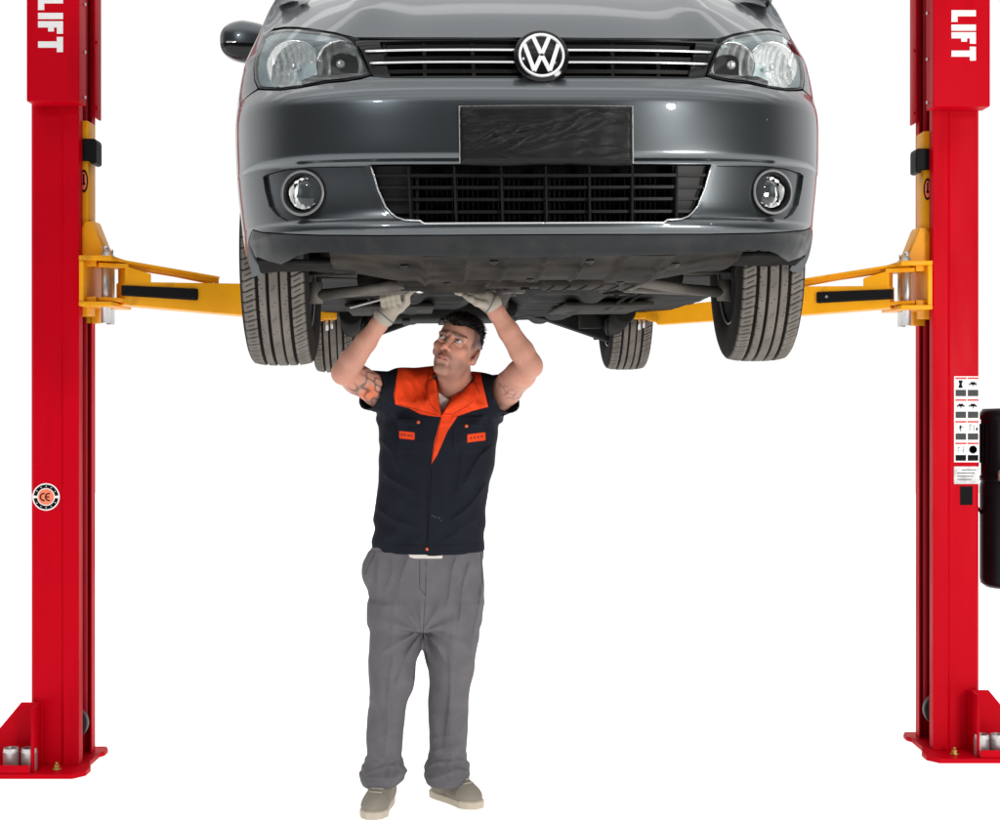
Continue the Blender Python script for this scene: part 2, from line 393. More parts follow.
    for k in range(6):
        t = k*PI/3; c.cyl((q.x+0.040*math.cos(t), q.y+0.040*math.sin(t), pad.z+0.014), (q.x+0.040*math.cos(t), q.y+0.040*math.sin(t), pad.z+0.030), 0.006, n=8)
    c.build('lifting_pad', M['yellow'], arm)
    c = MB(); c.cyl((q.x-0.008, q.y, pad.z-0.098), (q.x-0.008, q.y, pad.z-0.05), 0.006, n=12); c.cyl((q.x+0.012, q.y, pad.z-0.09), (q.x+0.012, q.y, pad.z-0.05), 0.005, n=10)
    c.build('pad_screw', M['steel'], arm)
    return car

DL, DR = 6.18, 6.43
post_l = make_post(+1, -1.882, DL, 0.25, 'red lift post carrying a round CE badge, beside the front wheel under the side mirror', 2.655)
post_r = make_post(-1, 2.000, DR, 0.27, 'red lift post with warning stickers and a black hydraulic pump on its outer side', 2.680)
make_carriage(post_l, +1, -1.882, DL, 0.25, at(329, 308, 6.72), True)
make_carriage(post_r, -1, 2.000, DR, 0.27, at(641, 308, 6.95), True)
a = at(37.5, 0, 6.07); letters_lift(post_l, at(38, 0, 6.07).x+1.882, at(63, 0, 6.07).x+1.882, at(0, -3, 6.07).z, at(0, 52, 6.07).z, -0.1085)
letters_lift(post_r, at(951.5, 0, 6.32).x-2.0, at(976, 0, 6.32).x-2.0, at(0, 10, 6.32).z, at(0, 60.5, 6.32).z, -0.1085)

def disc(mb, cx, cz, r, y, n=40, th=0.0012, a0=0.0, a1=2*PI, rin=0.0):
    if rin <= 0:
        mb.prism([(cx+r*math.cos(2*PI*i/n), cz+r*math.sin(2*PI*i/n)) for i in range(n)], 1, y, y+th)
    else:
        m = max(6, int(n*(a1-a0)/(2*PI)))
        an = [a0+(a1-a0)*i/m for i in range(m+1)]
        mb.prism([(cx+r*math.cos(t), cz+r*math.sin(t)) for t in an]+[(cx+rin*math.cos(t), cz+rin*math.sin(t)) for t in reversed(an)], 1, y, y+th)
# CE badge on the left post
bc = at(46, 497, DL+0.012)-Vector((-1.882, DL, 0)); bx, bz = bc.x, bc.z; by = 0.0125
c = MB(); disc(c, bx, bz, 0.055, by); badge = c.build('badge', M['white_print'], post_l)
c = MB()
disc(c, bx, bz, 0.0495, by-0.001, a0=0.12, a1=PI-0.12, rin=0.036); disc(c, bx, bz, 0.0495, by-0.001, a0=PI+0.12, a1=2*PI-0.12, rin=0.036)
c.build('badge_ring', M['black_print'], badge)
for k in range(5):
    for sg in (1, -1):
        c = MB(); t = sg*(0.55+k*0.5); disc(c, bx+0.0428*math.cos(t), bz+0.0428*math.sin(t), 0.0022, by-0.0018, n=6); c.build('badge_letter', M['white_print'], badge)
c = MB(); disc(c, bx, bz, 0.0315, by-0.001); c.build('badge_disc', M['orange_print'], badge)
c = MB()
for cx_, w_ in ((bx-0.0085, 0), (bx+0.0125, 1)):
    disc(c, cx_, bz, 0.0165, by-0.002, a0=PI*0.42, a1=PI*1.58, rin=0.0115)
    if w_: c.box((cx_-0.006, by-0.0014, bz), (0.014, 0.0012, 0.0045))
c.build('badge_mark', M['black_print'], badge)

# warning stickers, rating plate and inspection hole on the right post
def on_post(px, py): return at(px, py, DR+0.012)-Vector((2.0, DR, 0))
def flat_rect(mb, x0, y0, x1, y1, lift):
    a, b = on_post(x0, y0), on_post(x1, y1)
    mb.box(((a.x+b.x)/2, 0.0138-lift/2-0.0001, (a.z+b.z)/2), (abs(b.x-a.x), lift, abs(b.z-a.z)))
c = MB(); flat_rect(c, 954.2, 376.3, 979.4, 462.3, 0.0012); stk = c.build('warning_sticker', M['white_print'], post_r)
rows = [376.8, 398.6, 420.4, 442.0]
for ri, y0 in enumerate(rows):
    for ci in range(2):
        cr, ck, cg = MB(), MB(), MB(); x0 = 955.4+ci*12.2; x1 = x0+11.0
        flat_rect(cr, x0, y0+0.6, x1, y0+2.3, 0.0017)
        flat_rect(cg if ri < 3 else ck, x0+0.2, y0+13.0, x1-0.3, y0+(19.4 if ri < 3 else 18.8), 0.0017)
        if ri < 3:
            for q in range(3): flat_rect(cr if False else stk and cg, x0+0.8, y0+14.0+q*1.7, x1-1.6-q*1.2, y0+14.5+q*1.7, 0.0021)
        xm = (x0+x1)/2
        k = ri*2+ci
        if k == 0:
            flat_rect(ck, xm-2.2, y0+3.5, xm+1.6, y0+6.0, 0.0017); flat_rect(ck, xm-1.6, y0+6.0, xm+1.0, y0+8.6, 0.0018); flat_rect(ck, xm-2.2, y0+8.6, xm+1.6, y0+11.2, 0.0017)
        elif k in (1, 2, 3):
            flat_rect(ck, xm-4.2, y0+6.4, xm+4.0, y0+7.1, 0.0017); flat_rect(ck, xm-2.4, y0+5.2, xm+2.2, y0+8.0, 0.0018)
            for q in (-3.4, 3.0): flat_rect(ck, xm+q-0.5, y0+7.1, xm+q+0.4, y0+8.6, 0.0019)
            flat_rect(ck, xm-0.4, y0+8.0, xm+0.4, y0+9.8, 0.0016)
        elif k == 4:
            flat_rect(ck, xm-1.4, y0+5.0, xm+0.4, y0+8.4, 0.0017); flat_rect(ck, xm+0.4, y0+6.0, xm+2.4, y0+6.8, 0.0018); flat_rect(ck, xm-0.6, y0+8.4, xm+0.2, y0+11.0, 0.0019); flat_rect(ck, xm-2.2, y0+8.0, xm-1.4, y0+8.8, 0.0016)
        elif k == 5:
            for q in (-3.6, 0.4): flat_rect(ck, xm+q, y0+4.6, xm+q+0.6, y0+10.6, 0.0017)
            flat_rect(ck, xm-3.6, y0+4.2, xm-1.6, y0+4.9, 0.0018); flat_rect(ck, xm+3.0, y0+7.2, xm+4.6, y0+10.2, 0.0019)
        elif k == 6:
            for q in (-3.0, 2.4): flat_rect(cg, xm+q, y0+4.6, xm+q+0.5, y0+10.6, 0.0017)
            flat_rect(cg, xm-3.0, y0+5.4, xm-0.6, y0+5.9, 0.0018); flat_rect(cg, xm+0.4, y0+8.6, xm+2.4, y0+9.0, 0.0018)
        else:
            cc = on_post(xm, y0+7.6); disc(ck, cc.x, cc.z, 0.0165, 0.0118, rin=0.0125, n=24, th=0.0008); ck.box((cc.x, 0.0122, cc.z), (0.028, 0.0006, 0.004), 0, Matrix.Rotation(0.7, 3, 'Y')); ck.box((cc.x-0.001, 0.0124, cc.z), (0.005, 0.0006, 0.015))
        cr.build('sticker_heading', M['red_print'], stk); ck.build('sticker_symbol', M['black_print'], stk) if ck.v else None; cg.build('sticker_text', M['grey_print'], stk) if cg.v else None
c = MB(); flat_rect(c, 954.0, 466.5, 979.6, 484.0, 0.0016); rp = c.build('rating_plate', M['silver_plate'], post_r)
c = MB()
for k in range(4): flat_rect(c, 957.5+(4 if k == 0 else 0), 469.5+k*3.2, 976-k*1.5, 470.3+k*3.2, 0.0021)
c.build('plate_text', M['grey_print'], rp)
c = MB(); flat_rect(c, 960.2, 486.4, 972.6, 505.0, 0.0014); c.build('inspection_hole', M['black_print'], post_r)

# hydraulic pump beside the right post
px0 = Vector((0.158, 0.16, 0)); Dp = DR+0.16
zt = lambda y: CAM_Z+(HORIZON-y)*Dp/F_PX
c = MB(); r = 0.108
prof = [(0.0, zt(587)), (r*0.75, zt(587)), (r*0.97, zt(583)), (r, zt(578)), (r, zt(487)), (r*0.98, zt(484)), (r*0.95, zt(482)), (r*0.95, zt(420)), (r*0.99, zt(419)), (r*0.99, zt(413)), (r*0.88, zt(409)), (0.0, zt(408))]
c.lathe(prof, px0, (0, 0, 1), 48); pump = c.build('hydraulic_pump', M['tank'], post_r)
for k in range(14):
    t = PI*0.75+PI*k/13; c = MB(); c.box(px0+Vector((r*0.955*math.cos(t), r*0.955*math.sin(t), (zt(463)+zt(424))/2)), (0.010, 0.004, zt(424)-zt(463)), 0, Matrix.Rotation(t, 3, 'Z')); c.build('cooling_rib', M['tank'], pump)
c = MB(); c.lathe([(r*0.95, zt(481)), (r*1.01, zt(480.5)), (r*1.01, zt(476)), (r*0.95, zt(475.5))], px0, (0, 0, 1), 48); c.build('clamp_band', M['tank'], pump)
c = MB(); c.box(px0+Vector((-0.030, -0.112, zt(474))), (0.075, 0.03, 0.045), 0.006)
for q in (-0.048, -0.012): c.cyl(px0+Vector((q, -0.125, zt(474))), px0+Vector((q, -0.136, zt(474))), 0.010, n=12)
c.build('valve_block', M['pump'], pump)
c = MB(); c.box((0.03, 0.22, zt(445)), (0.06, 0.012, 0.26), 0.002); c.build('pump_bracket', M['red'], pump)
c = MB(); c.tube([px0+Vector((-0.15, -0.06, zt(474))), px0+Vector((-0.175, -0.05, zt(480))), px0+Vector((-0.17, -0.02, zt(492))), px0+Vector((-0.10, 0.0, zt(515)))], 0.006, 8); c.build('hose', M['rubber'], pump)

# steel height adapters standing in the trays
def cup(px, py, D, label, r=0.031, h=0.088):
    p = at(px, py, D)
    o = MB()
    o.lathe([(0, 0.0), (r*0.93, 0.0), (r, 0.004), (r, h*0.80), (r*1.02, h*0.81), (r*1.02, h*0.86), (r*0.96, h*0.88), (r*0.96, h), (r*0.82, h), (r*0.80, h*0.9), (r*0.80, h*0.3), (0, h*0.3)], (0, 0, 0), (0, 0, 1), 36)
    ob = o.build('height_adapter', M['steel'], None); ob.location = (p.x, D, 0.0205)
    auto_smooth(ob, 0.7)
    ob['label'] = label; ob['category'] = 'lift adapter'; ob['group'] = 'steel height adapters in the post trays'
cup(11.2, 0, DL-0.085, 'silver steel cup in the tray of the CE badge post, on the outer side')
cup(29.2, 0, DL-0.085, 'silver steel cup in the tray of the CE badge post, nearer the column')
cup(981.6, 0, DR-0.095, 'silver steel cup at the foot of the sticker post, nearer the column')
cup(997.6, 0, DR-0.095, 'silver steel cup at the foot of the sticker post, cut by the photo edge')
# ================================================================ CAR
M['paint'] = pm('graphite_metallic_paint', (0.080, 0.090, 0.096), 0.30, metal=0.92, coat=0.7, coat_rough=0.04, var=0.05, vscale=2.0,
                dirt=(0.12, 0.118, 0.110), dirt_scale=7.0, dirt_lo=0.60, dirt_hi=1.15)
def chips(m):
    n, l = m.node_tree.nodes, m.node_tree.links; b = n['Principled BSDF']; tc = n.new('ShaderNodeTexCoord')
    v = n.new('ShaderNodeTexVoronoi'); v.inputs['Scale'].default_value = 11.0; l.new(tc.outputs['Object'], v.inputs['Vector'])
    mr = n.new('ShaderNodeMapRange'); mr.inputs[1].default_value = 0.030; mr.inputs[2].default_value = 0.022; l.new(v.outputs['Distance'], mr.inputs[0])
    sp = n.new('ShaderNodeSeparateColor'); l.new(v.outputs['Color'], sp.inputs[0]); gt = n.new('ShaderNodeMath'); gt.operation = 'GREATER_THAN'; gt.inputs[1].default_value = 0.25; l.new(sp.outputs[0], gt.inputs[0])
    mm = n.new('ShaderNodeMath'); mm.operation = 'MULTIPLY'; l.new(mr.outputs[0], mm.inputs[0]); l.new(gt.outputs[0], mm.inputs[1])
    old = b.inputs['Base Color'].links[0].from_socket; mi = n.new('ShaderNodeMix'); mi.data_type = 'RGBA'; l.new(mm.outputs[0], mi.inputs[0]); l.new(old, mi.inputs[6]); mi.inputs[7].default_value = (.55, .55, .54, 1); l.new(mi.outputs[2], b.inputs['Base Color'])
    return m
chips(M['paint'])
M['lip'] = pm('shade_toned_scuffed_lip', (0.016, 0.018, 0.0195), 0.36, metal=0.6, coat=0.12, spec=0.2, var=0.25, vscale=9, dirt=(0.030, 0.028, 0.025), dirt_scale=16, dirt_lo=0.50, dirt_hi=0.78, bump=0.10, rvar=0.14)  # body paint toned darker for shade on the down-facing lip, plus scuffs and grime
M['black_plastic'] = pm('black_plastic', (0.007, 0.007, 0.0075), 0.4, spec=0.16, var=0.2, vscale=15)
M['gloss_black'] = pm('gloss_black', (0.005, 0.005, 0.006), 0.12, spec=0.3)
M['matt_black'] = pm('matt_black', (0.004, 0.004, 0.004), 0.8, spec=0.04)
M['chrome'] = pm('chrome', (0.80, 0.80, 0.81), 0.08, 1.0, rvar=0.04, vscale=20)
M['lamp_chrome'] = pm('lamp_reflector', (0.97, 0.98, 0.98), 0.16, 0.58, bump=0.45, bscale=45)
M['lamp_grey'] = pm('lamp_housing', (0.60, 0.70, 0.72), 0.26, 0.25, var=0.15, vscale=10)
M['lens'] = glass_mat('clear_lens', (0.97, 0.99, 0.99), 0.03)
M['trim'] = pm('brushed_trim', (0.55, 0.55, 0.56), 0.28, 0.9)
M['satin'] = pm('satin_silver', (0.80, 0.81, 0.82), 0.30, 0.45)
M['ring'] = pm('dull_grey_ring', (0.16, 0.16, 0.165), 0.4, 0.5)
M['glass'] = pm('dark_glass', (0.01, 0.012, 0.013), 0.05, spec=0.6)
M['cloth_black'] = pm('black_cloth', (0.0035, 0.0035, 0.004), 0.45, spec=0.22, var=0.25, vscale=12, bump=0.6, bscale=26, stretch=(0.6, 1.0, 1.6))
M['under'] = pm('underbody_grime', (0.017, 0.015, 0.0125), 0.75, var=0.35, vscale=6, dirt=(0.046, 0.039, 0.030), dirt_scale=8, dirt_lo=0.48, dirt_hi=0.8, bump=0.3, bscale=25, spec=0.08)
M['under_dark'] = pm('underbody_dark', (0.012, 0.0115, 0.011), 0.75, var=0.35, vscale=7, bump=0.25, bscale=25, spec=0.06)
M['liner'] = pm('wheel_liner', (0.006, 0.006, 0.006), 0.85, var=0.3, spec=0.04)
M['arm_metal'] = pm('dirty_cast_metal', (0.115, 0.105, 0.092), 0.6, 0.1, spec=0.15, var=0.3, vscale=14, bump=0.25, dirt=(0.07, 0.06, 0.05), dirt_scale=12, dirt_lo=0.5, dirt_hi=0.75)
M['rust'] = pm('rusty_steel', (0.030, 0.022, 0.017), 0.75, 0.0, spec=0.1, var=0.35, vscale=14, bump=0.3)
M['alloy'] = pm('alloy_rim', (0.32, 0.32, 0.33), 0.35, 0.8, var=0.1)
M['tyre'] = attr_color(pm('tyre_rubber', (0.05, 0.05, 0.05), 0.8, spec=0.07, bump=0.12, bscale=80))

ZB = 1.607; YAW = math.radians(3.4); ROLL = -0.010; CAR = Vector((0.068, 4.80, ZB))
car = thing('car', 'dark grey metallic car raised on the lift, black cloth over its number plate', 'car', CAR, YAW)
car.rotation_euler = (0, ROLL, YAW); RC = Matrix.Rotation(YAW, 3, 'Z') @ Matrix.Rotation(ROLL, 3, 'Y'); RCn = np.array(RC)
U, Y0, A_, N_ = 0.840, -0.855, 0.62, 2.6

_t = np.linspace(0, PI/2, 4000)
_u = U*np.sin(_t)**(2/N_); _y = Y0+A_*(1-np.cos(_t)**(2/N_))
_u = np.append(_u, U); _y = np.append(_y, 3.45)
_s = np.concatenate([[0], np.cumsum(np.hypot(np.diff(_u), np.diff(_y)))])
def s_of_y(y): return float(np.interp(y, _y[1:], _s[1:]))
def s_of_u(u): return float(np.interp(u, _u, _s))
def curve(tab):
    xs = np.array([a for a, b in tab]); ys = np.array([b for a, b in tab])
    # monotone-ish cubic (Catmull-Rom tangents limited)
    d = np.diff(ys)/np.diff(xs); m = np.zeros(len(xs)); m[0], m[-1] = d[0], d[-1]
    for i in range(1, len(xs)-1): m[i] = 0 if d[i-1]*d[i] <= 0 else 2*d[i-1]*d[i]/(d[i-1]+d[i])
    def f(q):
        q = np.clip(q, xs[0], xs[-1]); i = np.clip(np.searchsorted(xs, q, side='right')-1, 0, len(xs)-2)
        h = xs[i+1]-xs[i]; t = (q-xs[i])/h
        return ((1+2*t)*(1-t)**2*ys[i]+t*(1-t)**2*h*m[i]+t*t*(3-2*t)*ys[i+1]+t*t*(t-1)*h*m[i+1])
    return f
f_o = curve([(1.80, .11), (1.865, .050), (1.885, .024), (1.93, .008), (1.945, .0), (1.958, .004), (1.972, .020), (2.0, .026), (2.09, .020), (2.108, .018), (2.120, .0015), (2.135, -.002), (2.20, .000), (2.262, .004), (2.282, .010), (2.298, .022), (2.335, .058), (2.36, .066), (2.44, .085), (2.455, .098), (2.55, .20), (2.65, .33), (2.85, .62), (3.3, 1.12)])
f_z = curve([(1.80, 1.80), (2.44, 2.44), (2.47, 2.468), (2.55, 2.545), (2.65, 2.630), (2.85, 2.715), (3.3, 2.795)])
f_k = curve([(1.80, .93), (1.87, .955), (1.93, .975), (2.0, .985), (2.12, .998), (2.25, 1.002), (2.34, .995), (2.44, .975), (2.55, .925), (2.65, .885), (2.85, .83), (3.3, .77)])
S_F0, S_F1 = 0.80, 1.30
def P(s, v):
    s = np.asarray(s, float); v = np.asarray(v, float); a = np.abs(s)
    u = np.interp(a, _s, _u)*np.sign(s); y = np.interp(a, _s, _y)
    t = np.clip((a-S_F0)/(S_F1-S_F0), 0, 1); fade = 1-t*t*(3-2*t)
    ff = np.where(v > 2.44, 0.15+0.85*fade, 0.35+0.65*fade)*fade
    # soft power-dome shoulders on the bonnet
    hood = np.clip((v-2.45)/0.10, 0, 1)
    dome = 0.016*hood*np.exp(-((np.abs(u)-0.50)/0.085)**2)
    bow = 0.012*np.minimum(np.abs(u)/0.6, 1.25)**2*fade*np.clip((v-1.90)/0.12, 0, 1)
    return np.stack([u*f_k(v), y+f_o(v)*ff, f_z(v)+dome+bow], -1)
def Nrm(s, v):
    e = 0.002
    ds = P(np.asarray(s)+e, v)-P(np.asarray(s)-e, v); dv = P(s, np.asarray(v)+e)-P(s, np.asarray(v)-e)
    n = np.cross(ds, dv); return n/np.linalg.norm(n, axis=-1, keepdims=True)
def proj_local(p):
    w = (p-np.array([0, 0, ZB])) @ RCn.T+np.array(CAR); return np.stack([500+w[..., 0]/w[..., 1]*F_PX, HORIZON-(w[..., 2]-CAM_Z)/w[..., 1]*F_PX], -1)
_gs, _gv = np.meshgrid(np.linspace(-1.6, 1.6, 1601), np.linspace(1.82, 3.0, 591), indexing='ij')
_gp = P(_gs, _gv); _gx = proj_local(_gp); _gn = Nrm(_gs, _gv)
_camL = (np.array([0, 0, CAM_Z])-np.array(CAR)) @ RCn+np.array([0, 0, ZB])
_vis = ((_camL-_gp)*_gn).sum(-1) > 0.02
def inv(px, py):
    d = (_gx[..., 0]-px)**2+(_gx[..., 1]-py)**2+np.where(_vis, 0, 1e6)
    i = np.unravel_index(np.argmin(d), d.shape); return (float(_gs[i]), float(_gv[i]))
def trace(pts): return [inv(*p) for p in pts]
def mirror(poly): return [(-s, v) for s, v in reversed(poly)]
def dens(poly, step=0.012, closed=True):
    out = []; n = len(poly)
    for i in range(n if closed else n-1):
        a, b = poly[i], poly[(i+1) % n]; m = max(1, int(math.hypot(b[0]-a[0], b[1]-a[1])/step))
        out += [(a[0]+(b[0]-a[0])*k/m, a[1]+(b[1]-a[1])*k/m) for k in range(m)]
    if not closed: out.append(poly[-1])
    return out
def smooth_poly(poly, it=2):
    for _ in range(it):
        q = []
        for i in range(len(poly)):
            a, b = poly[i], poly[(i+1) % len(poly)]
            q += [(a[0]*.75+b[0]*.25, a[1]*.75+b[1]*.25), (a[0]*.25+b[0]*.75, a[1]*.25+b[1]*.75)]
        poly = q
    return poly
def inside(pts, poly):
    x, y = pts[:, 0], pts[:, 1]; r = np.zeros(len(pts), bool); n = len(poly); q = np.array(poly)
    for i in range(n):
        x0, y0 = q[i]; x1, y1 = q[(i+1) % n]
        if y0 == y1: continue
        c = ((y0 > y) != (y1 > y)) & (x < (x1-x0)*(y-y0)/(y1-y0)+x0); r ^= c
    return r
def shrink(poly, d):
    """move the outline inward by d (polygon in s,v)"""
    q = np.array(poly); n = len(q); ar = 0.5*np.sum(q[:, 0]*np.roll(q[:, 1], -1)-np.roll(q[:, 0], -1)*q[:, 1]); sg = 1 if ar > 0 else -1
    t = np.roll(q, -1, 0)-np.roll(q, 1, 0); t /= np.linalg.norm(t, axis=1, keepdims=True)+1e-9
    nn = np.stack([-t[:, 1], t[:, 0]], -1)*sg
    return [tuple(p) for p in q+nn*d]

def patch(name, poly, mat, parent, holes=(), off=0.0, flange=0.012, step=0.014, vrows=(), offf=None):
    poly = dens(poly, step); holes = [dens(h, step) for h in holes]
    q = np.array(poly); lo, hi = q.min(0), q.max(0)
    gs = np.arange(lo[0], hi[0], step); gv = np.array(sorted(set(list(np.arange(lo[1], hi[1], step))+[r for r in vrows if lo[1] < r < hi[1]])))
    G = np.stack(np.meshgrid(gs, gv, indexing='ij'), -1).reshape(-1, 2)
    keep = inside(G, poly)
    for h in holes: keep &= ~inside(G, h)
    G = G[keep]
    bp = np.array(poly+[p for h in holes for p in h])
    if len(G):
        ok = np.ones(len(G), bool)
        for i in range(0, len(G), 2000):
            d = np.abs(G[i:i+2000, None, :]-bp[None]).max(-1).min(1); ok[i:i+2000] = d > step*0.35
        G = G[ok]
    pts = [Vector(p) for p in bp]+[Vector(p) for p in G]
    ed = []; k = 0
    for L in [poly]+holes:
        n = len(L); ed += [(k+i, k+(i+1) % n) for i in range(n)]; k += n
    vo, _, fo, _, _, _ = geometry.delaunay_2d_cdt(pts, ed, [], 0, 1e-7, False)
    V = np.array([tuple(v) for v in vo]); Fa = np.array([tuple(f) for f in fo])
    c = V[Fa].mean(1); m = inside(c, poly)
    for h in holes: m &= ~inside(c, h)
    Fa = Fa[m]
    p3 = P(V[:, 0], V[:, 1]); nr = Nrm(V[:, 0], V[:, 1]); o_ = off if offf is None else offf(V[:, 0], V[:, 1])[:, None]
    p3 = p3+nr*o_
    # orient
    t = np.cross(p3[Fa[:, 1]]-p3[Fa[:, 0]], p3[Fa[:, 2]]-p3[Fa[:, 0]]); flip = (t*nr[Fa[:, 0]]).sum(1) < 0
    Fa[flip] = Fa[flip][:, ::-1]
    verts = list(p3-np.array([0, 0, ZB])); norms = [tuple(x) for x in nr]; faces = [tuple(int(i) for i in f) for f in Fa]
    if flange:
        cnt = {}
        for f in faces:
            for i in range(3):
                e = (f[i], f[(i+1) % 3]); cnt[e] = cnt.get(e, 0)+1
        be = [e for e in cnt if (e[1], e[0]) not in cnt]
        for a, b in be:
            n0 = len(verts); pa, pb, na, nb = verts[a], verts[b], nr[a], nr[b]
            verts += [pa, pb, pb-nb*flange, pa-na*flange]; faces.append((n0+1, n0, n0+3, n0+2))
            e = pb-pa; fn = np.cross(-na, e); fn = -fn/(np.linalg.norm(fn)+1e-12)
            fn = tuple(-fn); norms += [fn]*4
    o = mk(name, verts, faces, mat, parent, smooth=True)
    if offf is None: o.data.normals_split_custom_set_from_vertices([Vector(n).normalized() for n in norms])
    return o

def cpt(s, v, off=0.0):
    p = P(s, v)+Nrm(s, v)*off; return Vector((p[0], p[1], p[2]-ZB))
def sweep_bar(mb, svs, h, d, off=0.0, rnd=False):
    """bar following the skin: h tall, d deep behind offset"""
    rows = []
    for s, v in svs:
        p = cpt(s, v, off); n = Nrm(s, v); n = Vector((n[0], n[1], 0)).normalized()
        if rnd:
            rows.append([p+n*(d*0.5*math.cos(t))+Vector((0, 0, h*0.5*math.sin(t))) for t in [2*PI*k/10 for k in range(10)]])
        else:
            rows.append([p+Vector((0, 0, h/2)), p+Vector((0, 0, -h/2)), p-n*d+Vector((0, 0, -h/2)), p-n*d+Vector((0, 0, h/2))])
    m = len(rows[0]); vs = [q for r in rows for q in r]
    fs = [(i*m+k, (i+1)*m+k, (i+1)*m+(k+1) % m, i*m+(k+1) % m) for i in range(len(rows)-1) for k in range(m)]
    fs += [tuple(range(m)), tuple(range(len(vs)-1, len(vs)-m-1, -1))]
    mb.add(vs, fs, rnd)
def lin(a, b, n): return [(a[0]+(b[0]-a[0])*i/(n-1), a[1]+(b[1]-a[1])*i/(n-1)) for i in range(n)]

# ---- outlines traced on one half and mirrored, everything laid on the body skin
HL = trace([(264, 36), (271, 30.6), (284, 28.4), (297, 28.6), (309.7, 30), (322, 31.8), (335, 34), (345, 36.5), (353, 40.5), (358, 48), (364.5, 61), (370.5, 74.5), (361, 77.6), (345, 79.8), (326, 82), (312, 84.8), (300, 86.6), (281, 88.8), (268, 89), (258, 88), (254.8, 80), (254, 67), (258.0, 51)])
GR = trace([(363, 38), (420, 38), (480, 38), (544, 38)]); GRb = trace([(544, 76.5), (480, 76.5), (420, 76.5), (386, 76), (374, 76)])
vt = GR[-1][1]; vb = GRb[0][1]
HLm = mirror(HL)
INT = trace([(371, 166.5), (374, 176), (378, 189), (382, 199), (386, 207), (391, 213.5), (397, 217.6), (405, 220.4), (420, 221.4)])
vi0, vi1 = inv(544, 165.5)[1], inv(544, 221.6)[1]
INT_L = INT+[(INT[-1][0]+0.06, vi1)]
intake = [(INT[0][0], vi0)]+INT[1:]+[(0, vi1)]; intake = intake+mirror(intake)[1:-0 or None]
FOG = trace([(263, 177), (268, 173.5), (285, 169.8), (310, 167.6), (340, 166.6), (365, 166.4), (368, 174), (373, 189), (378, 201), (383, 210), (388, 215.5), (380, 218.2), (355, 218.6), (325, 218.6), (300, 219.6), (287, 221), (277, 216), (269, 206), (265, 192)])
FOGm = mirror(FOG)
BOT = trace([(258, 257), (266, 260), (274, 262.5), (281, 264), (288, 261), (298, 256), (310, 252.5), (330, 252.6), (358, 254), (400, 255.4), (450, 256.4), (500, 257), (544, 257.2)])
LIPT = trace([(253, 229), (262, 231.5), (285, 233.6), (320, 234.8), (380, 234.8), (450, 234.4), (544, 234.2)])
def arch_pts(y0c, z0c, r, a0, a1, n=40):
    return [(s_of_y(y0c+r*math.cos(t)), z0c+r*math.sin(t)) for t in [a0+(a1-a0)*i/n for i in range(n+1)]]
# arch edge from the front bottom over the top to the rear bottom (angles from pi to 0; pi is forward)
ARF = [(-s, v) for s, v in arch_pts(0.0, 1.925, 0.372, PI*1.06, -0.04*PI)]
ARR = [(-s, v) for s, v in arch_pts(2.68, 1.925, 0.372, PI*1.04, -0.04*PI)]
iz = min(range(len(ARF)), key=lambda i: abs(ARF[i][1]-2.215) + (10 if i > 20 else 0))
arch_low = ARF[:iz+1]
hc = min(HL, key=lambda p: p[1]+0.0*p[0]); shut_v = HL[18][1]
# bumper: from the middle of the grille bottom outwards, down the shut line and arch, back along the lip
bl = list(reversed(trace([(371.5, 78.5), (386, 77.8), (420, 78), (480, 78), (544, 78)])))
hb = [HL[i] for i in (11, 12, 13, 14, 15, 16, 17, 18, 19)]
hb = [(s, v-0.006) for s, v in hb]
left = bl[:-1]+hb+[(HL[19][0]-0.10, HL[19][1]-0.020), (ARF[iz][0]+0.0, 2.215+0.01)]+list(reversed(arch_low))[1:]+[(LIPT[0][0]-0.05, LIPT[0][1]-0.02)]+LIPT
left[0] = (0.0, left[0][1]); left[-1] = (0.0, left[-1][1])
bumper_poly = left+mirror(left)[1:-1]
vr = [2.10, 2.108, 2.112, 2.116, 2.12, 2.126, 2.135, 2.262, 2.27, 2.276, 2.282, 2.288, 2.298, 2.305, 1.945, 1.952, 1.958, 1.965, 1.972]
intake_hole = shrink(intake, -0.004); fog_hole = FOG; fog_hole_m = FOGm
bumper = patch('bumper', bumper_poly, M['paint'], car, holes=[intake_hole, fog_hole, fog_hole_m], step=0.013, vrows=vr, flange=0.035)
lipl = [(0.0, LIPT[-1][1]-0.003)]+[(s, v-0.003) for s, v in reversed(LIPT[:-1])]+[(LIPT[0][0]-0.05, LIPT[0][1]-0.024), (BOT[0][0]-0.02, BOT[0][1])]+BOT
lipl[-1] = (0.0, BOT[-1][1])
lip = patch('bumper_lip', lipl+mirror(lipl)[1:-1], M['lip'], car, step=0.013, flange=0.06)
for nm, pl in (('fog_panel', FOG), ('fog_panel', FOGm)):
    patch(nm, shrink(pl, 0.0015), M['paint'], car, off=-0.010, step=0.013, flange=0.03)

# bonnet
hd = trace([(544, 37.2), (480, 37.2), (420, 37.2), (371, 37.0), (356, 37.4), (345, 34.4), (335, 32), (322, 29.8), (309, 28), (297, 26.8), (284, 26.6), (274, 28.2)])
hd[0] = (0.0, hd[0][1])
hs = hd[-1][0]
hood_l = hd+[(hs*0.985, 2.66), (hs*0.94, 2.80), (hs*0.90, 3.0), (hs*0.86, 3.22), (0.0, 3.28)]
patch('bonnet', hood_l+mirror(hood_l)[1:-1], M['paint'], car, step=0.022, flange=0.02)
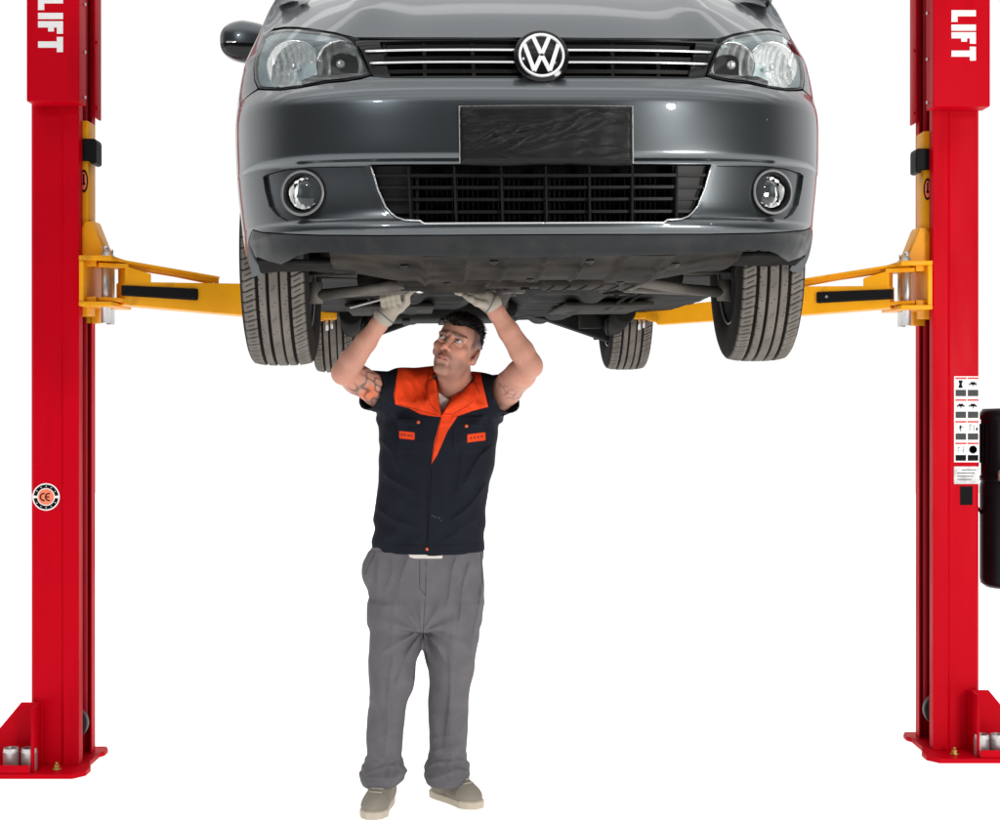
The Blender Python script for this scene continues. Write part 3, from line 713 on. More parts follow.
# wings, doors, rear quarters
yD0, yD1, yD2 = 0.62, 1.62, 2.42
def sideparts(sg):
    f = (lambda p: p) if sg < 0 else mirror
    e = 0.003
    hl_out = [HL[i] for i in (0, 22, 21, 20, 19)]
    w = [(hs*0.985-e, 2.66), (hd[-1][0]-e, hd[-1][1])]+[(s-0.004, v) for s, v in hl_out]+[(HL[19][0]-0.10, HL[19][1]-0.016), (ARF[iz][0], 2.229)]+ARF[iz+1:]
    w += [(-s_of_y(yD0), 1.93), (-s_of_y(yD0), 2.85), (hs*0.90-e, 3.0), (hs*0.94-e, 2.80)]
    patch('wing', f(w), M['paint'], car, step=0.02, flange=0.02)
    d1 = [(-s_of_y(yD0+e), 1.945), (-s_of_y(yD0+e), 2.84), (-s_of_y(yD1-e), 2.84), (-s_of_y(yD1-e), 1.945)]
    dr = patch('door', f(d1), M['paint'], car, step=0.04, flange=0.02)
    d2 = [(-s_of_y(yD1+e), 1.945), (-s_of_y(yD1+e), 2.84), (-s_of_y(yD2), 2.84), (-s_of_y(yD2), 2.25), (-s_of_y(2.28), 1.945)]
    dr2 = patch('door', f(d2), M['paint'], car, step=0.04, flange=0.02)
    for d_, yy in ((dr, yD1-0.20), (dr2, yD2-0.18)):
        c = MB(); c.box((sg*(0.825), yy, 2.56-ZB), (0.03, 0.17, 0.028), 0.008); c.build('handle', M['paint'], d_)
    q = [(-s_of_y(2.285), 1.94), (-s_of_y(yD2+e), 2.245), (-s_of_y(yD2+e), 2.84), (-s_of_y(3.44), 2.84), (-s_of_y(3.44), 1.93)]+list(reversed(ARR))
    patch('rear_quarter', f(q), M['paint'], car, step=0.03, flange=0.02)
    c = MB(); c.box((sg*0.76, 1.35, 1.925-ZB), (0.10, 1.90, 0.05), 0.01); c.build('sill', M['under_dark'], car)
for sg in (-1, 1): sideparts(sg)

# greenhouse (above the picture): glass, roof, tailgate
bl_ = [(-.70, .50), (-.735, .62), (-.735, 3.42), (.735, 3.42), (.735, .62), (.70, .50)]; rf = [(-.50, 1.42), (-.58, 1.50), (-.60, 3.20), (.60, 3.20), (.58, 1.50), (.50, 1.42)]
zb_, zr_ = 2.735-ZB, 3.26-ZB
def quad(name, pts, mat, th=0.006):
    c = MB(); n = (Vector(pts[1])-Vector(pts[0])).cross(Vector(pts[2])-Vector(pts[0])).normalized()*th
    k = len(pts); c.add(list(pts)+[Vector(p)-n for p in pts], [tuple(range(k)), tuple(range(2*k-1, k-1, -1))]+[(i, k+i, k+(i+1) % k, (i+1) % k) for i in range(k)])
    return c.build(name, mat, car)
B3 = [(x, y, zb_) for x, y in bl_]; R3 = [(x, y, zr_) for x, y in rf]
quad('windscreen', [B3[0], R3[0], R3[5], B3[5]], M['glass'])
quad('pillar', [B3[0], B3[1], R3[1], R3[0]], M['paint']); quad('pillar', [B3[5], R3[5], R3[4], B3[4]], M['paint'])
quad('side_window', [B3[1], B3[2], R3[2], R3[1]], M['glass']); quad('side_window', [B3[4], R3[4], R3[3], B3[3]], M['glass'])
quad('tailgate', [(-.735, 3.43, 2.0-ZB), (.735, 3.43, 2.0-ZB), (.735, 3.44, zb_), (-.735, 3.44, zb_)], M['paint']); quad('rear_window', [B3[2], B3[3], R3[3], R3[2]], M['glass'])
c = MB(); c.box((0, 2.33, zr_+0.012), (1.20, 1.84, 0.03), 0.012); c.build('roof', M['paint'], car)
c = MB(); c.box((0, 0.42, 2.745-ZB), (1.40, 0.16, 0.02), 0.004); c.build('scuttle', M['black_plastic'], car)
for sx_ in (-0.35, 0.25):
    c = MB(); c.tube([(sx_, 0.47, 2.775-ZB), (sx_+0.25, 0.49, 2.785-ZB), (sx_+0.52, 0.52, 2.79-ZB)], 0.008, 8); c.build('wiper', M['matt_black'], car)

# ---- door mirrors
def car_mirror(sg):
    D_ = 5.52
    w = at(249.5, 42.5, D_); l = RC.transposed() @ (w-Vector(CAR)); cx, cy, cz = (-abs(l.x) if sg < 0 else abs(l.x)), l.y, l.z
    c = MB(); n, m = 40, 24; vs = []
    def sp(t, e): return math.copysign(abs(t)**e, t)
    for j in range(m+1):
        b = -PI/2+PI*j/m
        for i in range(n):
            a = 2*PI*i/n
            X = sp(math.cos(b), .75)*sp(math.cos(a), .8); Y = sp(math.cos(b), .75)*sp(math.sin(a), .8); Z = sp(math.sin(b), .75)
            x = X*0.104; z = Z*(0.073-0.012*(X*-sg))+0.006*X*sg
            if X*sg > 0.2: z *= 1-0.25*(X*sg-0.2)
            vs.append((cx+x, cy+Y*0.07*(1 if Y < 0 else .35), cz+z))
    fs = [(j*n+i, j*n+(i+1) % n, (j+1)*n+(i+1) % n, (j+1)*n+i) for j in range(m) for i in range(n)]
    zc = cz-0.012
    top = MB(); top.add(vs, fs, True); o = top.build('door_mirror', M['paint'], car)
    o.data.materials.append(M['gloss_black'])
    for p in o.data.polygons:
        if p.center.z < zc: p.material_index = 1
    b = MB(); b.box((cx, cy-0.06, zc), (0.15, 0.014, 0.004), 0.001); b.build('mirror_trim', M['chrome'], o)
    b = MB(); b.tube([(cx-sg*0.06, cy+0.01, cz-0.03), (cx-sg*0.13, cy+0.02, cz-0.06), (cx-sg*0.19, cy+0.03, cz-0.07)], [0.03, 0.025, 0.03], 12); b.build('mirror_foot', M['gloss_black'], o)
    b = MB(); b.box((cx, cy+0.026, cz), (0.15, 0.004, 0.10), 0.001); b.build('mirror_glass', M['glass'], o)
car_mirror(-1); car_mirror(1)

# ---- grille
grille_poly = GR[:-1]+[(0.0, vt)]
gl = [(GR[0][0]-0.012, vt+0.002)]+[(0.0, vt+0.004)]
HLin = [HL[8], HL[9], HL[10], HL[11]]
gp = [(s+0.004, v) for s, v in HLin]
gpoly = [(0.0, vt+0.006), (gp[0][0]+0.006, vt+0.006)]+gp[0:]+[(gp[-1][0]+0.03, vb-0.008), (0.0, vb-0.008)]
grille = patch('grille', gpoly+mirror(gpoly)[1:-1], M['matt_black'], car, off=-0.055, step=0.02, flange=0)
# frame: black band joining the lamps, with the opening
op = [(0.0, vt-0.003), (inv(379, 41)[0], vt-0.003), (inv(390, 74)[0], vb+0.004), (0.0, vb+0.004)]
opening = op+mirror(op)[1:-1]
patch('grille_frame', gpoly+mirror(gpoly)[1:-1], M['gloss_black'], grille, holes=[opening], off=-0.006, step=0.014, flange=0.05)
sE = abs(inv(384, 60)[0])
for py in (44.0, 56.0, 69.0):
    sl = MB(); v = inv(470, py)[1]; sweep_bar(sl, lin((-sE, v), (sE, v), 60), 0.010, 0.03, -0.012); sl.build('grille_slat', M['black_plastic'], grille)
for px in (384, 425, 474, 612, 658, 702):
    s0 = inv(px, 57)[0]
    for e in (0,):
        p0, p1 = cpt(s0+(-0.008 if s0 < 0 else 0.008), vt, -0.014), cpt(s0, vb, -0.014); n = Nrm(s0, vb); n = Vector((n[0], n[1], 0))
        fn = MB(); w = Vector((0.0045, 0, 0)); fn.add([p0-w, p0+w, p1+w, p1-w, p0-w-n*.03, p0+w-n*.03, p1+w-n*.03, p1-w-n*.03], [(0, 1, 2, 3), (7, 6, 5, 4), (0, 4, 5, 1), (1, 5, 6, 2), (2, 6, 7, 3), (3, 7, 4, 0)]); fn.build('grille_fin', M['black_plastic'], grille)
for py, ex in ((50.2, 366.5), (62.2, 371)):
    v = inv(470, py)[1]; s0 = abs(inv(ex, py)[0])
    for sg in (-1, 1):
        cb = MB(); sweep_bar(cb, lin((sg*0.065, v), (sg*s0, v), 40), 0.0082, 0.014, 0.001, True); cb.build('chrome_strip', M['chrome'], grille)

# ---- emblem
ec = cpt(0, (vt+vb)/2-0.003, 0.012); nn = Nrm(0.0, (vt+vb)/2); ax = Vector((0, nn[1], nn[2])).normalized()
eu, ev = Vector((1, 0, 0)), ax.cross(Vector((1, 0, 0))).normalized()
if ev.z < 0: ev = -ev
c = MB(); c.lathe([(0.071, -0.055), (0.0725, -0.006), (0.072, 0.0), (0.069, 0.004), (0.0, 0.006)], ec, ax, 56); emb = c.build('emblem', M['gloss_black'], car)
c = MB(); c.lathe([(0.0600, 0.004), (0.0602, 0.009), (0.0585, 0.0115), (0.0555, 0.0118), (0.0535, 0.0095), (0.0530, 0.004)], ec, ax, 56); c.build('emblem_ring', M['satin'], emb)
def strokes(segs, wd):
    mb = MB()
    for k, (a, b) in enumerate(segs):
        a, b = Vector(a), Vector(b); d = (b-a).normalized(); nx = Vector((-d.y, d.x))*wd/2; hh = 0.0105+0.0004*(k % 2)
        q = [a+nx, a-nx, b-nx, b+nx]
        L3 = lambda p, h: ec+eu*p.x+ev*p.y+ax*h
        cen = sum(q, Vector((0, 0)))/4
        mb.add([L3(p, 0.005) for p in q]+[L3(cen+(p-cen)*0.90 if False else p*0.995, hh) for p in q], [(4, 5, 6, 7), (0, 1, 5, 4), (1, 2, 6, 5), (2, 3, 7, 6), (3, 0, 4, 7)])
    return mb
R_ = 0.0535
def ringp(deg): return (R_*math.cos(math.radians(deg)), R_*math.sin(math.radians(deg)))
strokes([(ringp(113), (-0.0015, 0.004)), (ringp(67), (0.0015, 0.004))], 0.0105).build('emblem_letter', M['satin'], emb)
strokes([(ringp(146), (-0.0205, -0.043)), ((-0.0205, -0.044), (-0.0015, -0.0035)), ((0.0015, -0.0035), (0.0205, -0.044)), ((0.0205, -0.043), ringp(34))], 0.0105).build('emblem_letter', M['satin'], emb)

# ---- head lamps
bulb_glow = M['chrome']
def bowl(mb, c, ax, r, depth, flutes, n=72, m=14, squash=1.0):
    ax = Vector(ax).normalized(); x = Vector((0, 0, 1)).cross(ax).normalized(); z = ax.cross(x); vs = []
    for j in range(m+1):
        t = j/m; rr = r*(0.14+0.86*t)
        for i in range(n):
            a = 2*PI*i/n; rad = rr*(1+0.0*t); h = depth*(t**2)-depth
            xx = rr*math.cos(a)/r; h += 0.0085*abs(math.sin(xx*flutes*0.9))*min(1, t*2)+0.0022*math.sin(rr*math.sin(a)/r*6)
            vs.append(Vector(c)+x*rad*math.cos(a)*squash+z*rad*math.sin(a)+ax*h)
    fs = [(j*n+i, j*n+(i+1) % n, (j+1)*n+(i+1) % n, (j+1)*n+i) for j in range(m) for i in range(n)]
    mb.add(vs, fs, True); mb.add(vs[:n], [tuple(range(n))])
def headlamp(sg):
    f = (lambda p: p) if sg < 0 else mirror
    pl = f(HL)
    root = patch('headlight', shrink(pl, 0.001), M['lamp_grey'], car, off=-0.062, step=0.02, flange=0)
    rimp = [dens(pl, 0.01)]
    rim_o = patch('lamp_bezel', shrink(pl, 0.0012), M['gloss_black'], root, holes=[shrink(dens(pl, 0.01), 0.007)], off=-0.001, step=0.01, flange=0.012)
    patch('lamp_wall', shrink(pl, 0.0030), M['lamp_grey'], root, holes=[shrink(dens(pl, 0.01), 0.0075)], off=-0.010, step=0.01, flange=0.055)
    patch('lamp_lens', shrink(dens(pl, 0.01), 0.0050), M['lens'], root, off=0.002, step=0.014, flange=0)
    for k, (px, py, r, fl, sq) in enumerate(((288, 63, 0.066, 16, 1.08), (336, 60.5, 0.058, 11, 1.06))):
        s, v = inv(px, py); s = s if sg < 0 else -s
        cc = cpt(s, v, -0.022); n_ = Nrm(s, v); axd = Vector((n_[0]*0.35, -1, -0.05))
        mb = MB(); bowl(mb, cc, axd, r, 0.052, fl, squash=sq); bw = mb.build('lamp_reflector', M['lamp_chrome'], root, fix=False)
        mb = MB(); an = axd.normalized(); x = Vector((0, 0, 1)).cross(an).normalized(); z = an.cross(x); R0, R1 = r*1.0, r*1.05; vs = []
        for i in range(56):
            a = 2*PI*i/56
            for R2, h in ((R0, -0.002), (R0*1.02, 0.003), (R1, 0.001), (R1*1.01, -0.03)): vs.append(cc+x*R2*math.cos(a)*sq+z*R2*math.sin(a)+an*h)
        mb.add(vs, [(i*4+q, ((i+1) % 56)*4+q, ((i+1) % 56)*4+q+1, i*4+q+1) for i in range(56) for q in range(3)], True)
        mb.build('reflector_rim', M['chrome'], bw)
        mb = MB(); bc_ = cc-an*0.03; mb.lathe([(0.0, 0.034), (0.008, 0.032), (0.0115, 0.026), (0.0115, 0.012), (0.009, -0.015)], bc_, an, 20); mb.build('bulb_cap', M['lamp_chrome'], bw)
    # ledge under the bowls
    pts = [inv(px, py) for px, py in ((300, 81), (312, 77), (330, 76), (350, 75.4), (367, 74.0))]
    pts = [(s if sg < 0 else -s, v) for s, v in pts]
    mb = MB(); sweep_bar(mb, pts, 0.012, 0.05, -0.006); mb.build('lamp_ledge', M['chrome'], root)
    pts = [inv(px, py) for px, py in ((262, 40), (268, 35.5), (284, 32.5), (309, 33.5), (335, 37.6), (350, 42))]
    pts = [(s if sg < 0 else -s, v) for s, v in pts]
    mb = MB(); sweep_bar(mb, pts, 0.016, 0.05, -0.010); mb.build('lamp_eyebrow', M['lamp_grey'], root)
    mb = MB(); s, v = inv(322, 47); s = s if sg < 0 else -s
    sweep_bar(mb, [(s-0.004, v), (s+0.004, v)], 0.05, 0.03, -0.03); mb.build('lamp_divider', M['chrome'], root)
headlamp(-1); headlamp(1)

# ---- fog lamps
def foglamp(sg):
    s, v = inv(304.5, 193.0); s = s if sg < 0 else -s
    c0 = cpt(s, v, 0.004); n_ = Nrm(s, v); an = Vector((n_[0]*0.55, -1, -0.02)).normalized()
    mb = MB(); r = 0.059
    mb.lathe([(r+0.004, -0.03), (r+0.003, 0.004), (r, 0.009), (r-0.006, 0.009), (r-0.010, 0.004), (r-0.013, -0.016), (r-0.015, -0.05)], c0, an, 48); root = mb.build('fog_lamp', M['black_plastic'], car)
    mb = MB(); mb.lathe([(r+0.0015, 0.0075), (r-0.001, 0.011), (r-0.004, 0.0105), (r-0.006, 0.0085)], c0, an, 48); mb.build('fog_ring', M['ring'], root)
    mb = MB(); bowl(mb, c0-an*0.012, an, r-0.018, 0.03, 9); mb.build('fog_reflector', M['lamp_chrome'], root, fix=False)
    mb = MB(); mb.lathe([(0.0, -0.004), (0.02, -0.005), (r-0.020, -0.011), (r-0.0165, -0.014)], c0, an, 40); mb.build('fog_lens', M['lens'], root, fix=False)
    mb = MB(); mb.lathe([(0.0, -0.016), (0.008, -0.018), (0.008, -0.036)], c0, an, 16); mb.build('bulb_cap', M['zinc'], root)
foglamp(-1); foglamp(1)

# ---- lower intake
ib = patch('lower_grille', shrink(intake, -0.004), M['matt_black'], car, off=-0.075, step=0.03, flange=0)
def rows_s(py):
    v = inv(470, py)[1]; q = INT; ss = np.interp(-v, [-p[1] for p in q], [p[0] for p in q]); return v, abs(float(ss))
for py in (175.5, 187.6, 199.4, 211.0):
    v, se = rows_s(py); mb = MB(); sweep_bar(mb, lin((-se, v), (se, v), 60), 0.0075, 0.028, -0.006); mb.build('grille_bar', M['black_plastic'], ib)
for px in (409, 455, 502, 546, 589.5, 633, 677):
    s0 = inv(px, 195)[0]; n = Nrm(s0, 2.03); n = Vector((n[0], n[1], 0)); p0, p1 = cpt(s0, vi0, -0.010), cpt(s0, vi1, -0.010); w = Vector((0.0028, 0, 0))
    mb = MB(); mb.add([p0-w, p0+w, p1+w, p1-w, p0-w-n*.03, p0+w-n*.03, p1+w-n*.03, p1-w-n*.03], [(0, 1, 2, 3), (7, 6, 5, 4), (0, 4, 5, 1), (1, 5, 6, 2), (2, 6, 7, 3), (3, 7, 4, 0)]); mb.build('grille_fin', M['black_plastic'], ib)
for sg in (-1, 1):
    se = abs(inv(410, 190)[0]); bp = [(INT[0][0], vi0)]+INT[1:7]+[(-se, INT[6][1]), (-se, vi0)]
    bp = bp if sg < 0 else mirror(bp)
    patch('blanking_panel', bp, M['black_plastic'], ib, off=-0.020, step=0.02, flange=0.03)
    tr = [(s, v) for s, v in INT]; tr[0] = (tr[0][0], vi0)
    tr = dens(tr, 0.01, False)+lin((INT[-1][0]+0.01, vi1-0.003), (0.0, vi1-0.003), 40)
    tr = [(s*-sg, v) for s, v in tr]
    mb = MB(); mb.tube([cpt(s, v, 0.0012) for s, v in tr], 0.0026, 8); mb.build('intake_trim', M['trim'], ib)
# radiator and brackets behind the grille
mb = MB()
for k in range(46): mb.box((-0.30+k*0.0133, -0.755, 2.03-ZB), (0.002, 0.02, 0.13))
mb.box((0, -0.742, 2.03-ZB), (0.60, 0.004, 0.13)); mb.build('radiator', M['under_dark'], car)
for x_ in (-0.345, -0.325, 0.33, 0.36, 0.39):
    mb = MB(); mb.box((x_, -0.75+abs(x_)*0.05, 2.03-ZB), (0.010, 0.02, 0.135), 0.002); mb.build('radiator_bracket', M['under'], car)

# ---- number plate holder wrapped in black cloth
c0, c1 = inv(462, 107), inv(632, 162)
mb = MB(); nx, nz = 150, 64; vs = []
wx, wz = 0.2215, 0.0725; pc = cpt(inv(546.5, 135)[0], inv(546.5, 135)[1], 0.012)
rw_ = random.Random(12); FOLDS = []
for k in range(46):
    fx, fz = rw_.uniform(-wx, wx), rw_.uniform(-wz, wz); an = math.radians(rw_.choice((rw_.uniform(4, 34), rw_.uniform(4, 34), rw_.uniform(-25, 4)))+(fx/wx)*6)
    FOLDS.append((fx, fz, math.cos(an), math.sin(an), rw_.uniform(.03, .13), rw_.uniform(.0025, .0065), rw_.uniform(.0010, .0032), rw_.choice((1, -1))))
def wr(x, z):
    a = 0.0006*math.sin(60*x+90*z)*math.sin(110*z-30*x)
    for fx, fz, c_, s_, L, w, am, sd in FOLDS:
        dx, dz = x-fx, z-fz; t = (dx*c_+dz*s_)/L
        if abs(t) > 1: continue
        d = (-dx*s_+dz*c_)*sd+0.004*math.sin(t*4+fx*40)
        a += am*(1-t*t)*((math.exp(-d/w) if d > 0 else math.exp(d/(w*.35)))-.35*math.exp(-((d+1.8*w)/(1.4*w))**2))
    return a
for j in range(nz+1):
    for i in range(nx+1):
        x, z = -wx+2*wx*i/nx, -wz+2*wz*j/nz
        ex, ez = (wx-abs(x)), (wz-abs(z)); e = min(ex, ez); rr = 0.0 if e > 0.012 else 0.008*(1-e/0.012)**2
        sag = 0.004*math.sin(17*x)*math.exp(-((z+wz)/0.02)**2)
        dz = -0.006+0.002*math.sin(23*x+1) if j == 0 else 0
        vs.append(pc+Vector((x, -0.005-wr(x, z)*1.5*min(1, e/0.02+0.2)+rr+abs(x)**2*0.22, z+dz)))
fs = [(j*(nx+1)+i, j*(nx+1)+i+1, (j+1)*(nx+1)+i+1, (j+1)*(nx+1)+i) for j in range(nz) for i in range(nx)]
mb.add(vs, fs, True); cov = mb.build('plate_cover', M['cloth_black'], car)
sm = cov.modifiers.new('thickness', 'SOLIDIFY'); sm.thickness = 0.004; sm.offset = -1
mb = MB()
for k in range(24):
    x = -wx-0.002+(2*wx+0.004)*(k+0.5)/24; mb.box(pc+Vector((x, 0.006+x*x*0.22, 0)), ((2*wx+0.006)/24*1.02, 0.006, 2*wz+0.002))
mb.build('plate_holder', M['zinc'], cov)

# ---- wheels
def make_tyre_mesh():
    N = 900; R, Wd = 0.3175, 0.198
    xs = [];
    half = Wd/2
    prof = []
    # sidewall (inner side) from the bead up, tread, sidewall down
    side = [(0.080, 0.195), (0.088, 0.205), (0.096, 0.225), (0.100, 0.250), (0.099, 0.275), (0.0955, 0.292), (0.0915, 0.302)]
    grooves = (-0.047, -0.0165, 0.0165, 0.047); gw = 0.0042
    tx = sorted(set([round(-0.086+0.172*i/42, 5) for i in range(43)]+[round(g+d, 5) for g in grooves for d in (-gw-0.0012, -gw, gw, gw+0.0012)]))
    tx = [x for i, x in enumerate(tx) if i == 0 or x-tx[i-1] > 0.0009]
    for x, r in side: prof.append((-x, r, 0))
    for x in tx:
        r = R-0.0085*(abs(x)/0.086)**3.2
        prof.append((x, r, 1))
    for x, r in reversed(side): prof.append((x, r, 0))
    m = len(prof); X = np.array([p[0] for p in prof]); Rr = np.array([p[1] for p in prof]); T = np.array([p[2] for p in prof])
    th = 2*PI*np.arange(N)/N
    XX, TH = np.meshgrid(X, th); RR = np.tile(Rr, (N, 1)); TT = np.tile(T, (N, 1))
    groove = np.zeros_like(RR)
    for g in grooves: groove = np.maximum(groove, (np.abs(XX-g) <= gw+1e-6).astype(float))
    ax_ = np.abs(XX)
    # shoulder slots (curved) and slanted sipes in the ribs
    def slot(phase_shift, n, width, lo, hi):
        ph = (TH+phase_shift)*n/(2*PI); fr = ph-np.floor(ph); d = np.minimum(fr, 1-fr)*2*PI/n*R
        return ((d < width) & (ax_ > lo) & (ax_ < hi)).astype(float)
    sg = np.sign(XX)
    sh = slot((ax_-0.052)*sg*1.3+0.5*(ax_-0.05)**1.5*sg, 60, 0.0021, 0.0505, 0.0865)
    s2 = slot(XX*9.0*sg+0.02, 40, 0.0012, 0.030, 0.0435)
    s3 = slot(XX*4.5, 40, 0.0010, -1, 0.006)
    s4 = slot((ax_-0.052)*sg*1.3+0.5*(np.abs(ax_-0.05))**1.5*sg+PI/60, 60, 0.0010, 0.056, 0.078)
    dep = np.maximum(groove*0.0075, np.maximum(sh*0.0055, np.maximum(s2*0.0035, np.maximum(s3*0.0030, s4*0.003))))*TT
    RR = RR-dep
    vs = np.stack([XX, RR*np.cos(TH), RR*np.sin(TH)], -1).reshape(-1, 3)
    i, k = np.meshgrid(np.arange(N), np.arange(m-1), indexing='ij'); a = i*m+k; b = ((i+1) % N)*m+k
    fs = np.stack([a, a+1, b+1, b], -1).reshape(-1, 4)
    me = bpy.data.meshes.new('tyre'); me.from_pydata(vs.tolist(), [], fs.tolist()); me.update()
    me.polygons.foreach_set('use_smooth', [True]*len(me.polygons)); me.materials.append(M['tyre'])
    dust = np.clip(TT*(dep < 1e-4), 0, 1).reshape(-1)
    nz = 0.5+0.5*np.sin(TH*5+XX*40)*np.sin(TH*13+1)
    col = np.zeros((len(vs), 4), np.float32); d_ = np.where(dust > 0, 0.135, np.where(TT.reshape(-1) > 0, 0.010, 0.014))*(0.88+0.24*nz.reshape(-1))
    col[:, 0] = d_*1.06; col[:, 1] = d_*0.96; col[:, 2] = d_*0.86; col[:, 3] = 1
    at_ = me.attributes.new('tint', 'FLOAT_COLOR', 'POINT'); at_.data.foreach_set('color', col.reshape(-1))
    return me
tyre_me = make_tyre_mesh()
def make_wheel(loc, steer):
    w = bpy.data.objects.new('wheel', None); COL.objects.link(w); w.parent = car; w.location = loc; w.rotation_euler = (0, 0, steer)
    t = bpy.data.objects.new('tyre', tyre_me); COL.objects.link(t); t.parent = w
    sgn = 1 if loc[0] > 0 else -1
    c = MB(); c.lathe([(0.196, -0.082), (0.200, -0.086), (0.204, -0.080), (0.186, -0.068), (0.176, -0.03), (0.174, 0.05), (0.186, 0.072), (0.203, 0.080), (0.200, 0.086), (0.190, 0.078), (0.16, 0.06), (0.07, 0.045), (0.0, 0.045)], (0, 0, 0), (sgn, 0, 0), 64)
    for k in range(5):
        a = 2*PI*k/5; c.tube([(sgn*0.055, 0.05*math.cos(a), 0.05*math.sin(a)), (sgn*0.075, 0.185*math.cos(a), 0.185*math.sin(a))], [0.022, 0.016], 8)
    c.build('rim', M['alloy'], w)
    c = MB(); c.lathe([(0.0, -0.052), (0.075, -0.052), (0.08, -0.030), (0.135, -0.028), (0.138, -0.006), (0.135, -0.004), (0.08, -0.004), (0.0, 0.0)], (0, 0, 0), (sgn, 0, 0), 48)
    c.build('brake_disc', M['rust'], w)
    c = MB(); c.box((-sgn*0.02, 0.125, 0.02), (0.06, 0.07, 0.13), 0.012); c.build('brake_caliper', M['under_dark'], w)
    return w
zc_ = 0.3175
make_wheel((-0.735, 0, zc_), math.radians(-1.0)); make_wheel((0.735, 0, zc_), math.radians(-2.2))
make_wheel((-0.70, 2.68, zc_), 0); make_wheel((0.70, 2.68, zc_), 0)
# wheel liners
def liner(sg, y0, x0=0.53):
    c = MB(); n = 28; vs = []; r = 0.378
    for k in range(n+1):
        a = PI*0.97-(PI*0.94)*k/n
        for xx in (0.815, 0.70, x0): vs.append((sg*xx, y0-(-math.cos(a))*r, 1.925-ZB+r*math.sin(a)))
    c.add(vs, [(k*3+q, k*3+q+1, (k+1)*3+q+1, (k+1)*3+q) for k in range(n) for q in range(2)], True)
    c.add([vs[k*3+2] for k in range(n+1)], [tuple(range(n+1))])
    c.build('wheel_liner', M['liner'], car, fix=False)
for sg in (-1, 1): liner(sg, 0.0); liner(sg, 2.68)

# ---- underside
Z = lambda z: z-ZB
def slab(name, fxy, x0, x1, y0, y1, nx, ny, mat, th=0.02, yf=None):
    vs = []
    for j in range(ny+1):
        for i in range(nx+1):
            x = x0+(x1-x0)*i/nx; ya = max(y0, yf(x)) if yf else y0; y = ya+(y1-ya)*j/ny; vs.append((x, y, Z(fxy(x, y))))
    fs = [(j*(nx+1)+i, (j+1)*(nx+1)+i, (j+1)*(nx+1)+i+1, j*(nx+1)+i+1) for j in range(ny) for i in range(nx)]
    c = MB(); c.add(vs, fs, True); o = c.build(name, mat, car, fix=False)
    s_ = o.modifiers.new('thickness', 'SOLIDIFY'); s_.thickness = th; s_.offset = -1
    return o
def nz(x, y): return math.sin(7*x+3*y)*math.sin(11*y-2*x+1)+0.5*math.sin(23*x+1.3)*math.sin(19*y+.4)
def sstep(a, b, t): t = min(1, max(0, (t-a)/(b-a))); return t*t*(3-2*t)
# splash tray behind the lip: raised middle panel, ribs, side ramps
def tray(x, y):
    z = 1.888-0.042*sstep(-0.78, -0.40, y)
    z += 0.022*sstep(0.36, 0.52, abs(x))
    z -= 0.010*sstep(0.20, 0.215, abs(x-0.02))*(1-sstep(0.33, 0.345, abs(x-0.02)))
    for k in range(7):
        z -= 0.008*math.exp(-((x+0.30-0.105*k)/0.0055)**4)*sstep(-0.70, -0.68, y)
    z -= 0.006*sstep(-0.60, -0.592, y)*(1-sstep(-0.545, -0.537, y))
    z += 0.0006*nz(x*2, y*2); return z
slab('splash_tray', tray, -0.56, 0.56, -0.765, -0.30, 130, 50, M['under'], yf=lambda x: float(np.interp(abs(x), _u[:-1], _y[:-1]))+0.085)
for sg in (-1, 1):                                              # side ramps in front of the wheels
    slab('front_spat', lambda x, y: 1.898-0.004*nz(x*3, y*3)-0.02*sstep(-0.52, -0.4, y), sg*0.50, sg*0.765, -0.50, -0.375, 24, 16, M['under_dark'], 0.012)
for k, (bx, by) in enumerate(((-0.36, -0.60), (-0.12, -0.64), (0.14, -0.64), (0.38, -0.60), (-0.24, -0.36), (0.0, -0.36), (0.26, -0.36))):
    c = MB(); zz = tray(bx, by); c.cyl((bx, by, Z(zz-0.001)), (bx, by, Z(zz-0.006)), 0.011, n=18); c.cyl((bx, by, Z(zz-0.006)), (bx, by, Z(zz-0.010)), 0.006, n=6, smooth=False); c.build('tray_bolt', M['chain'], car)
# hoses, pipes and brackets tucked between the units
rr = random.Random(5)
for k in range(9):
    x_ = -0.48+k*0.115; y_ = 0.28+0.05*rr.random(); zz = 1.875
    c = MB(); c.tube([(x_, y_-0.05, Z(zz+.02)), (x_+0.03*rr.uniform(-1, 1), y_+0.12, Z(zz-0.004)), (x_+0.05*rr.uniform(-1, 1), y_+0.32, Z(zz+0.004)), (x_+0.04*rr.uniform(-1, 1), y_+0.60, Z(zz+0.02))], rr.choice((0.008, 0.011, 0.014)), 10); c.build('hose', rr.choice((M['matt_black'], M['under'], M['rubber'])), car)
for k, (x_, y_) in enumerate(((-0.45, 0.42), (-0.30, 0.34), (0.12, 0.36), (0.30, 0.40), (0.46, 0.36), (-0.12, 0.46), (0.02, 0.62), (0.40, 0.75), (-0.40, 0.80))):
    c = MB(); c.box((x_, y_, Z(1.872)), (0.07+0.03*(k % 3), 0.05, 0.022), 0.004, Matrix.Rotation(0.4*(k % 4)-0.5, 3, 'Z')); c.cyl((x_, y_, Z(1.862)), (x_, y_, Z(1.852)), 0.009, n=6, smooth=False); c.build('bracket', M['arm_metal'] if k % 3 == 0 else M['under'], car)
